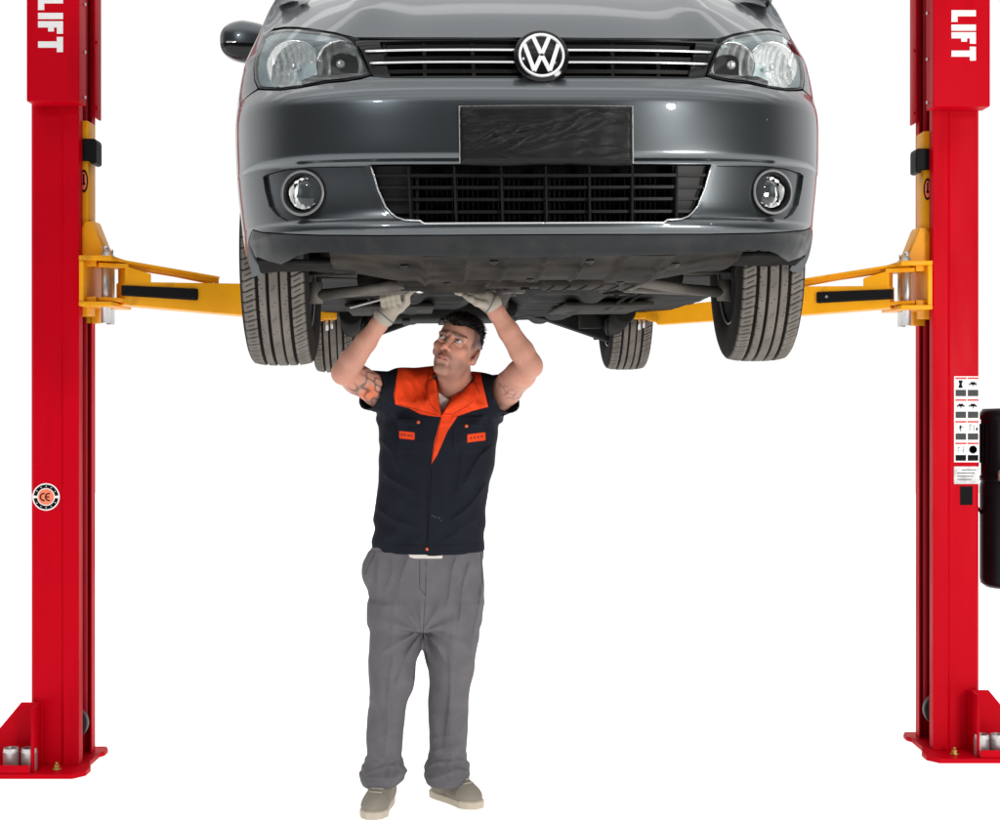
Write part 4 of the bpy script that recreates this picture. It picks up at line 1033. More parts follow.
# gearbox / oil pan cluster and subframe
c = MB(); c.box((0.16, -0.10, Z(1.905)), (0.42, 0.36, 0.10), 0.03); c.box((0.20, -0.12, Z(1.858)), (0.30, 0.24, 0.05), 0.015)
for k in range(6): c.box((0.08+k*0.048, -0.12, Z(1.832)), (0.006, 0.22, 0.008), 0.002)
c.build('oil_pan', M['under'], car)
c = MB(); c.box((-0.24, -0.08, Z(1.885)), (0.30, 0.30, 0.10), 0.04); c.cyl((-0.36, -0.16, Z(1.875)), (-0.12, -0.16, Z(1.865)), 0.05); c.cyl((-0.20, -0.22, Z(1.875)), (-0.20, 0.06, Z(1.875)), 0.03); c.build('gearbox', M['under'], car)
c = MB(); c.tube([(-0.50, 0.02, Z(1.875)), (-0.42, 0.0, Z(1.872)), (-0.25, -0.02, Z(1.868)), (0.25, -0.02, Z(1.868)), (0.42, 0.0, Z(1.872)), (0.50, 0.02, Z(1.875))], [0.03, 0.03, 0.028, 0.028, 0.03, 0.03], 12, flat=0.9)
c.box((0, 0.10, Z(1.872)), (0.80, 0.22, 0.04), 0.014); c.box((0.0, 0.22, Z(1.882)), (0.60, 0.05, 0.05), 0.012)
for x_ in (-0.36, -0.20, 0.02, 0.21, 0.37): c.cyl((x_, 0.10, Z(1.852)), (x_, 0.10, Z(1.842)), 0.014, n=6, smooth=False)
c.build('subframe', M['under'], car)
for sg in (-1, 1):
    c = MB()
    pa, pb, pc_ = Vector((sg*0.34, -0.06, Z(1.858))), Vector((sg*0.635, -0.01, Z(1.822))), Vector((sg*0.36, 0.24, Z(1.852)))
    c.tube([pa, pa.lerp(pb, .5)+Vector((0, 0, -0.004)), pb], [0.020, 0.017, 0.020], 12, flat=0.9); c.tube([pc_, pc_.lerp(pb, .5), pb], [0.020, 0.018, 0.020], 10, flat=0.7)
    c.cyl(pb+Vector((0, 0, -0.025)), pb+Vector((0, 0, 0.04)), 0.022); c.cyl(pa+Vector((0, -0.03, 0)), pa+Vector((0, 0.03, 0)), 0.028)
    c.build('control_arm', M['arm_metal'], car)
    c = MB(); c.tube([(sg*0.30, 0.07, Z(1.905)), (sg*0.50, 0.03, Z(1.915)), (sg*0.70, 0.0, Z(1.925))], [0.022, 0.014, 0.022], 12)
    c.cyl((sg*0.32, 0.07, Z(1.905)), (sg*0.42, 0.05, Z(1.91)), 0.036, 0.026); c.cyl((sg*0.58, 0.02, Z(1.918)), (sg*0.66, 0.01, Z(1.922)), 0.028, 0.036); c.build('drive_shaft', M['under_dark'], car)
    c = MB(); c.tube([(sg*0.33, 0.17, Z(1.90)), (sg*0.52, 0.13, Z(1.895)), (sg*0.68, 0.10, Z(1.90))], [0.014, 0.009, 0.011], 10); c.build('tie_rod', M['arm_metal'], car)
    c = MB(); c.cyl((sg*0.60, 0.02, Z(1.94)), (sg*0.56, 0.03, Z(2.22)), 0.030); c.cyl((sg*0.585, 0.025, Z(2.05)), (sg*0.565, 0.03, Z(2.2)), 0.055); c.build('strut', M['under_dark'], car)
# floor pan with tunnel and ribs
def pan(x, y):
    z = 1.862+0.034*(1-sstep(0.55, 1.3, y))+0.05*math.exp(-(x/0.10)**4)*(1-sstep(2.0, 2.2, y))
    z -= 0.024*(math.exp(-((abs(x)-0.34)/0.045)**4)); z += 0.006*math.sin(y*26)*sstep(0.12, 0.16, abs(x))*(1-sstep(0.27, 0.30, abs(x)))
    z += 0.022*sstep(2.3, 2.9, y)+0.002*nz(x*2, y*2); return z
slab('floor_pan', pan, -0.80, 0.80, 0.30, 3.38, 100, 160, M['under_dark'])
c = MB(); c.tube([(0.0, 0.25, Z(1.905)), (0.02, 0.45, Z(1.90)), (0.0, 0.9, Z(1.875)), (0.03, 1.6, Z(1.875)), (0.12, 2.1, Z(1.885)), (0.30, 2.45, Z(1.93)), (0.34, 3.0, Z(1.95))], 0.027, 14)
c.cyl((0.0, 0.75, Z(1.935)), (0.01, 1.15, Z(1.935)), 0.05); c.cyl((0.34, 2.85, Z(1.955)), (0.34, 3.25, Z(1.96)), 0.06); c.build('exhaust_pipe', M['rust'], car)
c = MB(); c.box((-0.20, 1.95, Z(1.865)), (0.62, 0.55, 0.09), 0.035); c.box((-0.20, 1.95, Z(1.818)), (0.03, 0.50, 0.012), 0.004); c.box((-0.36, 1.95, Z(1.818)), (0.03, 0.50, 0.012), 0.004); c.build('fuel_tank', M['under_dark'], car)
for sg in (-1, 1):
    c = MB(); c.box((sg*0.42, 1.45, Z(1.848)), (0.34, 0.75, 0.016), 0.006); c.build('heat_shield', M['under'], car)
    c = MB(); c.tube([(sg*0.47, 0.30, Z(1.89)), (sg*0.44, 1.3, Z(1.838)), (sg*0.46, 1.8, Z(1.850))], 0.006, 8); c.tube([(sg*0.50, 0.30, Z(1.89)), (sg*0.49, 1.3, Z(1.840)), (sg*0.50, 1.8, Z(1.850))], 0.005, 8); c.build('brake_line', M['under_dark'], car)
# rear axle: beam that slopes down to trailing arms and hub carriers
c = MB()
prf = [(-0.66, 1.742), (-0.60, 1.74), (-0.50, 1.775), (-0.30, 1.845), (-0.16, 1.875), (0.0, 1.878), (0.16, 1.875), (0.30, 1.845), (0.50, 1.775), (0.60, 1.74), (0.66, 1.742)]
lo = [(x, Z(z)) for x, z in prf]; hi = [(x, Z(1.93)) for x, z in reversed(prf)]
c.prism(lo+hi, 1, 2.50, 2.62); c.build('rear_axle', M['under_dark'], car, bevel=0.01)
for sg in (-1, 1):
    c = MB(); c.tube([(sg*0.60, 1.95, Z(1.86)), (sg*0.61, 2.3, Z(1.82)), (sg*0.62, 2.66, Z(1.80))], [0.05, 0.045, 0.05], 12); c.cyl((sg*0.50, 2.40, Z(1.80)), (sg*0.50, 2.40, Z(1.96)), 0.055); c.tube([(sg*0.58, 2.75, Z(1.76)), (sg*0.55, 2.80, Z(2.1))], 0.024, 12)
    c.tube([(sg*0.66, 2.45, Z(1.79)), (sg*0.58, 2.42, Z(1.775)), (sg*0.55, 2.2, Z(1.83))], 0.007, 8); c.build('trailing_arm', M['under_dark'], car)
c = MB(); c.lathe([(0.0, 0.0), (0.24, 0.0), (0.27, 0.02), (0.28, 0.10), (0.28, 0.14)], (-0.05, 2.98, Z(1.858)), (0, 0, 1), 40); c.build('spare_wheel_well', M['under_dark'], car)
# bulk inside the body so nothing is hollow: engine, bulkhead, cabin floor
c = MB(); c.box((0, 0.02, Z(2.24)), (0.98, 1.10, 0.66), 0.05); c.build('engine', M['matt_black'], car)
c = MB(); c.box((0, 1.95, Z(2.28)), (1.44, 2.60, 0.72), 0.05); c.build('cabin', M['matt_black'], car)
c = MB(); c.box((0, -0.615, Z(2.36)), (1.10, 0.10, 0.14), 0.02); c.build('lock_carrier', M['matt_black'], car)
c = MB(); c.box((0, 3.40, Z(2.02)), (1.60, 0.14, 0.25), 0.03); c.build('rear_bumper', M['paint'], car)
# ================================================================ PERSON (surfaces grown from distance fields, one mesh per garment)
def A(px, py, D): return np.array(at(px, py, D))
def pxy(p):
    p = np.asarray(p); return 500+p[..., 0]/p[..., 1]*F_PX, HORIZON-(p[..., 2]-CAM_Z)/p[..., 1]*F_PX
class Field:
    def __init__(s, xs, ys, zs):
        s.x, s.y, s.z = [np.asarray(a, np.float32) for a in (xs, ys, zs)]
        s.F = np.full((len(s.x), len(s.y), len(s.z)), 1.0, np.float32)
    def sl(s, lo, hi):
        r = []
        for a, l, h in ((s.x, lo[0], hi[0]), (s.y, lo[1], hi[1]), (s.z, lo[2], hi[2])):
            r.append(slice(int(np.searchsorted(a, l)), int(np.searchsorted(a, h))))
        return tuple(r)
    def op(s, fn, lo, hi, k=0.01, mode='add'):
        m = k+0.012; q = s.sl(np.asarray(lo)-m, np.asarray(hi)+m)
        X, Y, Z = s.x[q[0]][:, None, None], s.y[q[1]][None, :, None], s.z[q[2]][None, None, :]
        if 0 in (X.size, Y.size, Z.size): return s
        d = fn(X, Y, Z).astype(np.float32); a = s.F[q]
        if mode == 'sub': d = -d; h = np.maximum(k-np.abs(a-d), 0)/max(k, 1e-6); s.F[q] = np.maximum(a, d)+h*h*k*0.25
        elif mode == 'and': s.F[q] = np.maximum(a, d)
        else: h = np.maximum(k-np.abs(a-d), 0)/max(k, 1e-6); s.F[q] = np.minimum(a, d)-h*h*k*0.25
        return s
    def cone(s, a, b, ra, rb, k=0.01, mode='add', sc=(1, 1, 1)):
        a, b = np.asarray(a, float), np.asarray(b, float); sc = np.asarray(sc, float); a_, b_ = a/sc, b/sc; ab = b_-a_; L = (ab*ab).sum()+1e-12
        def fn(X, Y, Z):
            x, y, z = X/sc[0]-a_[0], Y/sc[1]-a_[1], Z/sc[2]-a_[2]
            t = np.clip((x*ab[0]+y*ab[1]+z*ab[2])/L, 0, 1)
            return (np.sqrt((x-t*ab[0])**2+(y-t*ab[1])**2+(z-t*ab[2])**2)-(ra+(rb-ra)*t))*min(sc)
        r = max(ra, rb)*max(sc); return s.op(fn, np.minimum(a, b)-r, np.maximum(a, b)+r, k, mode)
    def chain(s, pts, rad, k=0.008, mode='add'):
        for i in range(len(pts)-1): s.cone(pts[i], pts[i+1], rad[i], rad[i+1], k, mode)
        return s
    def ell(s, c, r, R=None, k=0.01, mode='add'):
        c, r = np.asarray(c, float), np.asarray(r, float); Q = np.eye(3) if R is None else np.asarray(R)
        def fn(X, Y, Z):
            x, y, z = X-c[0], Y-c[1], Z-c[2]
            u = (Q[0, 0]*x+Q[1, 0]*y+Q[2, 0]*z); v = (Q[0, 1]*x+Q[1, 1]*y+Q[2, 1]*z); w = (Q[0, 2]*x+Q[1, 2]*y+Q[2, 2]*z)
            k0 = np.sqrt((u/r[0])**2+(v/r[1])**2+(w/r[2])**2); k1 = np.sqrt((u/r[0]**2)**2+(v/r[1]**2)**2+(w/r[2]**2)**2)+1e-9
            return k0*(k0-1)/k1
        m = r.max(); return s.op(fn, c-m, c+m, k, mode)
    def column(s, tab, z0, z1, k=0.02, e=2.0, mode='add', rnd=0.01, off=0.0):
        """upright elliptic tube; tab rows (z, cx, cy, hw, hd)"""
        t = np.array(sorted(tab)); zz = s.z
        g = [np.interp(zz, t[:, 0], t[:, i]) for i in range(1, 5)]
        ker = np.ones(5)/5
        lo = (t[:, 1].min()-t[:, 3].max()-.03, t[:, 2].min()-t[:, 4].max()-.03, z0-.02); hi = (t[:, 1].max()+t[:, 3].max()+.03, t[:, 2].max()+t[:, 4].max()+.03, z1+.02)
        def fn(X, Y, Z):
            i = int(np.searchsorted(zz, Z.reshape(-1)[0])); n = Z.size
            cx, cy, hw, hd = [a[i:i+n][None, None, :] for a in g]
            hw, hd = hw+off, hd+off
            d = ((np.abs((X-cx)/hw)**e+np.abs((Y-cy)/hd)**e)**(1/e)-1)*np.minimum(hw, hd)
            dz = np.maximum(z0-Z, Z-z1); d, dz = np.broadcast_arrays(d, dz)
            o = np.sqrt(np.maximum(d+rnd, 0)**2+np.maximum(dz+rnd, 0)**2)-rnd
            return np.where((d+rnd < 0) & (dz+rnd < 0), np.maximum(d, dz), o)
        return s.op(fn, lo, hi, k, mode)
    def warp(s, fn, lo=None, hi=None):
        q = (slice(None),)*3 if lo is None else s.sl(lo, hi)
        s.F[q] += fn(s.x[q[0]][:, None, None], s.y[q[1]][None, :, None], s.z[q[2]][None, None, :]).astype(np.float32); return s
    def nets(s):
        F, xs, ys, zs = s.F, s.x, s.y, s.z; S = F < 0
        c = np.zeros(tuple(n-1 for n in F.shape), np.int8)
        offs = [(i, j, k) for i in (0, 1) for j in (0, 1) for k in (0, 1)]
        for i, j, k in offs: c += S[i:i+c.shape[0], j:j+c.shape[1], k:k+c.shape[2]]
        I, J, K = np.nonzero((c > 0) & (c < 8)); n = len(I)
        vid = np.full(c.shape, -1, np.int32); vid[I, J, K] = np.arange(n)
        acc = np.zeros((n, 3)); cnt = np.zeros(n)
        for a in offs:
            for ax in range(3):
                if a[ax]: continue
                b = list(a); b[ax] = 1
                ia, ja, ka = I+a[0], J+a[1], K+a[2]; ib, jb, kb = I+b[0], J+b[1], K+b[2]
                fa, fb = F[ia, ja, ka], F[ib, jb, kb]; m = (fa < 0) != (fb < 0); t = np.where(m, fa/np.where(m, fa-fb, 1), 0)
                pa = np.stack([xs[ia], ys[ja], zs[ka]], -1); pb = np.stack([xs[ib], ys[jb], zs[kb]], -1)
                acc[m] += (pa+(pb-pa)*t[:, None])[m]; cnt[m] += 1
        V = acc/cnt[:, None]; quads = []
        for ax in range(3):
            sl0 = [slice(1, -1)]*3; sl0[ax] = slice(0, -1); sl1 = list(sl0); sl1[ax] = slice(1, None)
            s0, s1 = S[tuple(sl0)], S[tuple(sl1)]; m = s0 != s1; w = np.argwhere(m); fl_ = s0[m]
            w = w+np.array([0 if q == ax else 1 for q in range(3)])
            o1, o2 = [(0, 1, 0), (0, 0, 1)] if ax == 0 else ([(0, 0, 1), (1, 0, 0)] if ax == 1 else [(1, 0, 0), (0, 1, 0)])
            o1, o2 = np.array(o1), np.array(o2)
            g = lambda p: vid[p[:, 0], p[:, 1], p[:, 2]]
            q = np.stack([g(w-o1-o2), g(w-o2), g(w), g(w-o1)], -1); q[~fl_] = q[~fl_][:, ::-1]; quads.append(q)
        Q = np.concatenate(quads); Q = Q[(Q >= 0).all(1)]
        return V, Q
def relax(V, Q, it=2, lam=0.5):
    e = np.concatenate([Q[:, [0, 1]], Q[:, [1, 2]], Q[:, [2, 3]], Q[:, [3, 0]]])
    for _ in range(it):
        acc = np.zeros_like(V); cnt = np.zeros(len(V))
        np.add.at(acc, e[:, 0], V[e[:, 1]]); np.add.at(acc, e[:, 1], V[e[:, 0]]); np.add.at(cnt, e[:, 0], 1); np.add.at(cnt, e[:, 1], 1)
        V = V+(acc/np.maximum(cnt, 1)[:, None]-V)*lam
    return V
def biggest(V, Q):
    """keep the largest connected piece"""
    lab = np.arange(len(V))
    while True:
        m = lab[Q].min(1); l2 = lab.copy()
        for i in range(4): np.minimum.at(l2, Q[:, i], m)
        l2 = l2[l2]
        if (l2 == lab).all(): break
        lab = l2
    u, c = np.unique(lab, return_counts=True); keep = lab == u[np.argmax(c)]
    idx = np.cumsum(keep)-1; Q = Q[keep[Q[:, 0]]]; return V[keep], idx[Q]
MAN = at(415, 0, 5.62); MAN.z = 0.0
man = thing('person', 'man in navy and orange work shirt and grey trousers working under the raised car', 'person', MAN)
def flesh(name, V, Q, mat, parent, tint=None, attrs=None):
    me = bpy.data.meshes.new(name); me.from_pydata((V-np.array(MAN)).tolist(), [], Q.tolist()); me.update()
    me.polygons.foreach_set('use_smooth', [True]*len(me.polygons)); me.materials.append(mat)
    if tint is not None:
        c = np.ones((len(V), 4), np.float32); c[:, :3] = tint; a = me.attributes.new('tint', 'FLOAT_COLOR', 'POINT'); a.data.foreach_set('color', c.reshape(-1))
    for k, v in (attrs or {}).items():
        a = me.attributes.new(k, 'FLOAT', 'POINT'); a.data.foreach_set('value', np.asarray(v, np.float32))
    o = bpy.data.objects.new(name, me); COL.objects.link(o); o.parent = parent; return o
def vn(seed, p, f, n=5):
    """cheap smooth noise"""
    r = np.random.default_rng(seed); o = 0
    for _ in range(n):
        d = r.normal(size=3); d /= np.linalg.norm(d); o = o+np.sin((p[0]*d[0]+p[1]*d[1]+p[2]*d[2])*f*r.uniform(.7, 1.5)+r.uniform(0, 6.28))
    return o/n
def grid_axis(lo, hi, h, fine=None):
    if not fine: return np.arange(lo, hi, h)
    a, b, hf = fine; return np.concatenate([np.arange(lo, a, h), np.arange(a, b, hf), np.arange(b, hi, h)])
def seg_d(V, a, b):
    a, b = np.asarray(a, float), np.asarray(b, float); ab = b-a; t = np.clip(((V-a) @ ab)/(ab @ ab), 0, 1); return np.linalg.norm(V-a-t[:, None]*ab, axis=1), t
def sm(a, b, x): t = np.clip((x-a)/(b-a), 0, 1); return t*t*(3-2*t)

DT = 5.55                                                       # torso distance
def rotm(y, p, r):
    cy, sy, cp, sp, cr, sr = math.cos(y), math.sin(y), math.cos(p), math.sin(p), math.cos(r), math.sin(r)
    return np.array([[cy, -sy, 0], [sy, cy, 0], [0, 0, 1]]) @ np.array([[1, 0, 0], [0, cp, -sp], [0, sp, cp]]) @ np.array([[cr, 0, sr], [0, 1, 0], [-sr, 0, cr]])
HR = rotm(math.radians(-14), math.radians(-17), math.radians(15)); HC = A(456.8, 347.6, 5.46)
def hp(x, y, z): return HC+HR @ np.array([x, y, z])
shR, elR, wrR = A(397, 402, 5.54), A(343.5, 372, 5.30), A(385, 316, 5.25)
shL, elL, wrL = A(494, 402, 5.54), A(530.5, 365, 5.29), A(490.5, 303, 5.25)

# ---------------------------------------------------------------- body
bf = Field(grid_axis(-.68, .18, .004, (HC[0]-.125, HC[0]+.125, .0022)), grid_axis(5.12, 5.86, .004, (HC[1]-.135, HC[1]+.10, .0022)), grid_axis(0.06, 1.90, .0055, (1.50, 1.86, .0024)))
NB = A(455, 396, 5.55)
bf.ell(A(438, 440, DT+.01), (.170, .105, .20), k=.04).ell(A(432, 505, DT+.03), (.150, .10, .19), k=.05).ell(A(427, 560, DT+.05), (.165, .105, .13), k=.05)
bf.cone(A(418, 385, DT+.02), A(398, 397, DT), .055, .056, .03).cone(A(476, 389, DT+.02), A(496, 398, DT), .055, .056, .03)
for sx_, kn, an in (((405, 590), (391, 680), (384, 775)), ((444, 590), (450, 680), (447, 775))): 
    dd = 5.62 if kn[0] < 420 else 5.70
    bf.chain([A(sx_ if False else sx_[0] if hasattr(sx_, '__len__') else sx_, 585, 5.60), A(kn[0], kn[1], dd-.02), A(an[0], an[1]-4, dd)], [.075, .048, .036], .02)
# neck and head
bf.cone(NB+np.array([0, .02, -.03]), hp(0.0, .028, -.055), .066, .058, .03)
bf.cone(hp(.030, .0, -.085), NB+np.array([-.012, -.045, 0.0]), .018, .016, .02).cone(hp(-.030, .0, -.085), NB+np.array([-.018, -.045, 0.0]), .018, .016, .02)
E = lambda c, r, k, mode='add': bf.ell(hp(*c), r, HR, k, mode)
Cn = lambda a, b, ra, rb, k, mode='add': bf.cone(hp(*a), hp(*b), ra, rb, k, mode)
E((0, .014, .034), (.0755, .097, .084), .02)
E((0, -.030, -.036), (.0560, .060, .080), .03)
Cn((-.045, .006, -.054), (-.011, -.067, -.106), .0185, .0165, .016); Cn((.045, .006, -.054), (.011, -.067, -.106), .0185, .0165, .016)
Cn((-.009, -.074, -.104), (.009, -.074, -.104), .0165, .0165, .015)
for q in (-1, 1):
    E((q*.043, -.058, -.022), (.021, .022, .018), .016)
    Cn((q*.012, -.091, .019), (q*.046, -.074, .019), .0095, .0085, .012)
    E((q*.031, -.096, .000), (.0205, .018, .0135), .012, 'sub')
    E((q*.031, -.0775, .000), (.0142, .0142, .0142), .003)
    Cn((q*.017, -.0905, -.0098), (q*.045, -.083, -.0085), .0032, .0028, .006)
    Cn((q*.016, -.0915, .0098), (q*.046, -.082, .0092), .0034, .0030, .005)
Cn((0, -.088, .016), (0, -.1180, -.034), .0072, .0108, .008)
for q in (-1, 1): E((q*.0125, -.103, -.0385), (.0085, .010, .0080), .007); E((q*.007, -.112, -.047), (.0042, .006, .0035), .003, 'sub')
E((0, -.088, -.073), (.027, .016, .022), .012)
Cn((-.022, -.0905, -.0715), (.022, -.0905, -.0715), .0042, .0042, .004); Cn((-.008, -.100, -.0685), (.008, -.100, -.0685), .0042, .0042, .008)
Cn((-.013, -.097, -.0805), (.013, -.097, -.0805), .0060, .0060, .005)
Cn((-.025, -.1005, -.0745), (.025, -.1005, -.0745), .0016, .0016, .004, 'sub')
E((0, -.099, -.091), (.020, .010, .005), .008, 'sub')
for q in (-1, 1):
    Re = HR @ rotm(q*.35, -.12, q*.12)
    bf.ell(hp(q*.0755, .016, -.012), (.0080, .019, .0295), Re, .006); bf.ell(hp(q*.0835, .012, -.008), (.006, .011, .019), Re, .004, 'sub'); bf.ell(hp(q*.072, .008, -.034), (.010, .014, .012), HR, .008)
# arms
def limb(sh, el, wr, out):
    v = el-sh; u = wr-el; n = np.cross(v, u); n /= np.linalg.norm(n)
    bf.chain([sh, sh+v*.35, sh+v*.75, el], [.056, .053, .048, .040], .02)
    bf.cone(sh+v*.45+out*.008, sh+v*.78+out*.008, .043, .038, .02)
    bf.chain([el, el+u*.22, el+u*.55, el+u*.85, wr], [.038, .0415, .0355, .0290, .0285], .012)
    bf.ell(el-out*.012, (.030, .030, .030), k=.015)
    bf.cone(el+u*.10-out*.012, el+u*.42-out*.005, .032, .028, .015)
limb(shR, elR, wrR, np.array([.5, 0, .85])); limb(shL, elL, wrL, np.array([-.6, 0, .8]))
V, Q = bf.nets(); V, Q = biggest(V, Q); V = relax(V, Q, 2, .35); del bf
hl = (V-HC) @ HR; hx, hy, hz = hl[:, 0], hl[:, 1], hl[:, 2]; head = (np.abs(hx) < .11) & (hz > -.15) & (np.abs(hy) < .16)
col = np.tile(np.array([.52, .262, .190]), (len(V), 1)); n1 = vn(3, V.T, 60)[:, None]; n2 = vn(4, V.T, 160)[:, None]
n3 = vn(5, V.T, 420, 7)[:, None]; col *= 1+.06*n1+.05*n2+.05*n3; col[:, 1:] *= 1-.05*np.clip(vn(8, V.T, 95, 6), -1, 1)[:, None]
def blend(c, w): 
    global col; col = col*(1-w[:, None])+np.array(c)*w[:, None]
hw = head.astype(float)
blend((.55, .20, .13), hw*.42*np.exp(-((np.abs(hx)-.045)/.022)**2-((hz+.030)/.024)**2)*(hy < -.02))        # cheeks
blend((.56, .19, .13), hw*.5*np.exp(-(hx/.016)**2-((hz+.036)/.016)**2)*(hy < -.09))                        # nose tip
stub = hw*sm(-.040, -.066, hz-.10*np.maximum(hy+.02, 0)+.0*hx)*sm(.035, .0, hy)*(.78+.22*n2[:, 0])
stub = np.maximum(stub, hw*.8*np.exp(-((hz+.060)/.006)**2)*(np.abs(hx) < .03)*(hy < -.08))
stub *= 1-np.exp(-((hz+.074)/.009)**2-(hx/.020)**2)*(hy < -.08)
blend((.17, .095, .075), stub*.66)
blend((.40, .135, .115), hw*np.exp(-((hz+.0745)/.0082)**4-(hx/.022)**4)*(hy < -.085)*.75)                   # lips
for q in (-1, 1):
    d, t = seg_d(hl, (q*.014, -.097, .0195), (q*.050, -.075, .0235)); blend((.045, .026, .020), hw*sm(.0080, .0030, d)*(.72+.25*n2[:, 0]))
    d, t = seg_d(hl, (q*.019, -.093, .0075), (q*.045, -.082, .0060)); blend((.10, .045, .035), hw*sm(.0042, .002, d)*.8)
    d = np.linalg.norm((hl-np.array([q*.031, -.0775, 0])), axis=1)
    slit = np.exp(-((hz-.0005*1)/.0062)**4-((hx-q*.031)/.0125)**4)
fade = hw*sm(.008, .040, hz+.10*np.maximum(hy-.01, 0)+.22*np.maximum(hy-.05, 0))*sm(-.050, -.030, hy+.35*np.maximum(np.abs(hx)-.08, 0))*(np.abs(hx) > .035)
fade = np.maximum(fade, hw*sm(-.045, -.030, hy)*sm(-.012, .012, hz)*sm(-.006, -.022, hy)*(np.abs(hx) > .06))
fade = np.maximum(fade, hw*sm(.045, .07, hy)*sm(-.07, -.03, hz))
blend((.040, .030, .026), np.clip(fade*(.85+.3*n2[:, 0]), 0, 1)*.88)
fp = wrR+(wrR-elR)*0
# arm tone and tattoos
for (sh, el, tones) in ((shR, elR, 1), (shL, elL, 0)):
    d, t = seg_d(V, sh, el); m = (d < .10)*sm(.42, .48, t)*sm(.95, .84, t)*(~head)
    pat = vn(11+tones, V.T, 150, 7); li = np.exp(-(pat/.15)**2)*sm(-.25, .15, vn(19, V.T, 45, 5)+.2); pat2 = vn(21, V.T, 50, 5)
    if tones: blend((.70, .15, .045), m*sm(.12, .28, pat2)*.7*sm(.50, .55, t)*sm(.80, .72, t))
    blend((.055, .045, .050), m*li*(.85 if tones else .60*sm(.72, .55, t)))
    d, t = seg_d(V, el, wrR if tones else wrL); blend((.47, .185, .125), (d < .075)*(~head)*.45*(.5+.5*n1[:, 0]))
M['skin'] = attr_color(pm('skin', (.5, .25, .18), 0.5, spec=0.35, bump=0.22, bscale=260, sub=0.12))
body = flesh('body', V, Q, M['skin'], man, tint=np.clip(col, 0, 1))
# eyes: sclera and iris looking up
M['eye'] = attr_color(pm('eye', (.8, .8, .8), 0.12, spec=0.5))
for q in (-1, 1):
    c0 = np.array([q*.031, -.0790, .0006]); vs = []; n, m = 28, 18
    for j in range(m+1):
        b = PI*j/m
        for i in range(n): a = 2*PI*i/n; vs.append((math.sin(b)*math.cos(a), math.sin(b)*math.sin(a), math.cos(b)))
    vs = np.array(vs); fs = np.array([(j*n+i, (j+1)*n+i, (j+1)*n+(i+1) % n, j*n+(i+1) % n) for j in range(m) for i in range(n)])
    gz = np.array([-.22, -.88, .36]); gz /= np.linalg.norm(gz); ang = np.degrees(np.arccos(np.clip(vs @ gz, -1, 1)))
    tint = np.where(ang[:, None] < 12, [[.01, .008, .008]], np.where(ang[:, None] < 27, [[.05, .035, .025]], [[.78, .73, .70]]))
    lp = c0+vs*.0128
    # the eye opening: almond in front of the lids
    W3 = HC+lp @ HR.T
    flesh('eye', W3, fs, M['eye'], body, tint=tint)
    # visible almond of the eye set between the lids
    al = []; nn_ = 22; c2 = np.array([q*.031, -.0775, 0.0015])
    for j in range(7):
        f = j/6
        for i in range(nn_):
            a = 2*PI*i/nn_; ex, ez = .0138*math.cos(a)*f, .0072*math.sin(a)*f*(1-.25*math.cos(a)**2)*(1.0 if math.sin(a) > 0 else .9)
            r = .0158; yy = -math.sqrt(max(r*r-ex*ex-ez*ez, 1e-8)); al.append((ex, yy, ez))
    al = np.array(al); fa = np.array([(j*nn_+i, (j+1)*nn_+i, (j+1)*nn_+(i+1) % nn_, j*nn_+(i+1) % nn_) for j in range(6) for i in range(nn_)])
    d = np.hypot(al[:, 0]+.0032, al[:, 2]-.0030)
    edge = np.hypot(al[:, 0]/.0138, al[:, 2]/.0068)
    tint = np.where(d[:, None] < .0050, [[.035, .022, .016]], [[.50, .45, .43]]); tint = np.where((d < .0021)[:, None], [[.006, .005, .005]], tint)
    tint = np.where((edge > .88)[:, None] & (al[:, 2] > 0)[:, None], [[.04, .02, .018]], tint)
    flesh('eye_opening', HC+(c2+al) @ HR.T, fa, M['eye'], body, tint=tint)

# hair: short swept crop, longer on top
hf = Field(np.arange(HC[0]-.13, HC[0]+.13, .0024), np.arange(HC[1]-.14, HC[1]+.15, .0024), np.arange(HC[2]-.03, HC[2]+.16, .0024))
hf.ell(hp(0, .012, .038), (.0770, .0985, .0895), HR, .001)
hf.ell(hp(-.004, -.040, .082), (.056, .048, .027), HR, .02).ell(hp(.008, .010, .094), (.055, .070, .024), HR, .02)
X, Y, Zg = np.meshgrid(hf.x, hf.y, hf.z, indexing='ij'); q = np.stack([X, Y, Zg], -1)-HC; q = q @ HR; lx, ly, lz = q[..., 0], q[..., 1], q[..., 2]
front = (.066-.010*np.cos(lx*52)+.018*np.maximum(np.abs(lx)-.045, 0)/.03)
hairline = np.where(ly < 0.0, front-np.clip((ly+.075), 0, .1)*.42, .046-.42*np.clip(ly, 0, .1))
hf.F += ((.0034+0*lx)*vn(5, (lx*2.2, ly*.7, lz*1.2), 190)+.0034*vn(6, (lx*2.4, ly*.5, lz), 430)).astype(np.float32)
hf.F = np.maximum(hf.F, (hairline-lz+.004*vn(9, (lx, ly, lz), 260)).astype(np.float32))
Vh, Qh = hf.nets(); Vh, Qh = biggest(Vh, Qh); Vh = relax(Vh, Qh, 1, .3)
M['hair'] = pm('dark_hair', (.009, .0065, .0055), 0.6, spec=0.15, var=0.4, vscale=60, bump=0.4, bscale=260, stretch=(1.6, .5, 1.0))
hair = flesh('hair', Vh, Qh, M['hair'], man)
rg = np.random.default_rng(2); loc = (Vh-HC) @ HR; cen = np.array([0, .012, .03]); mb = MB()
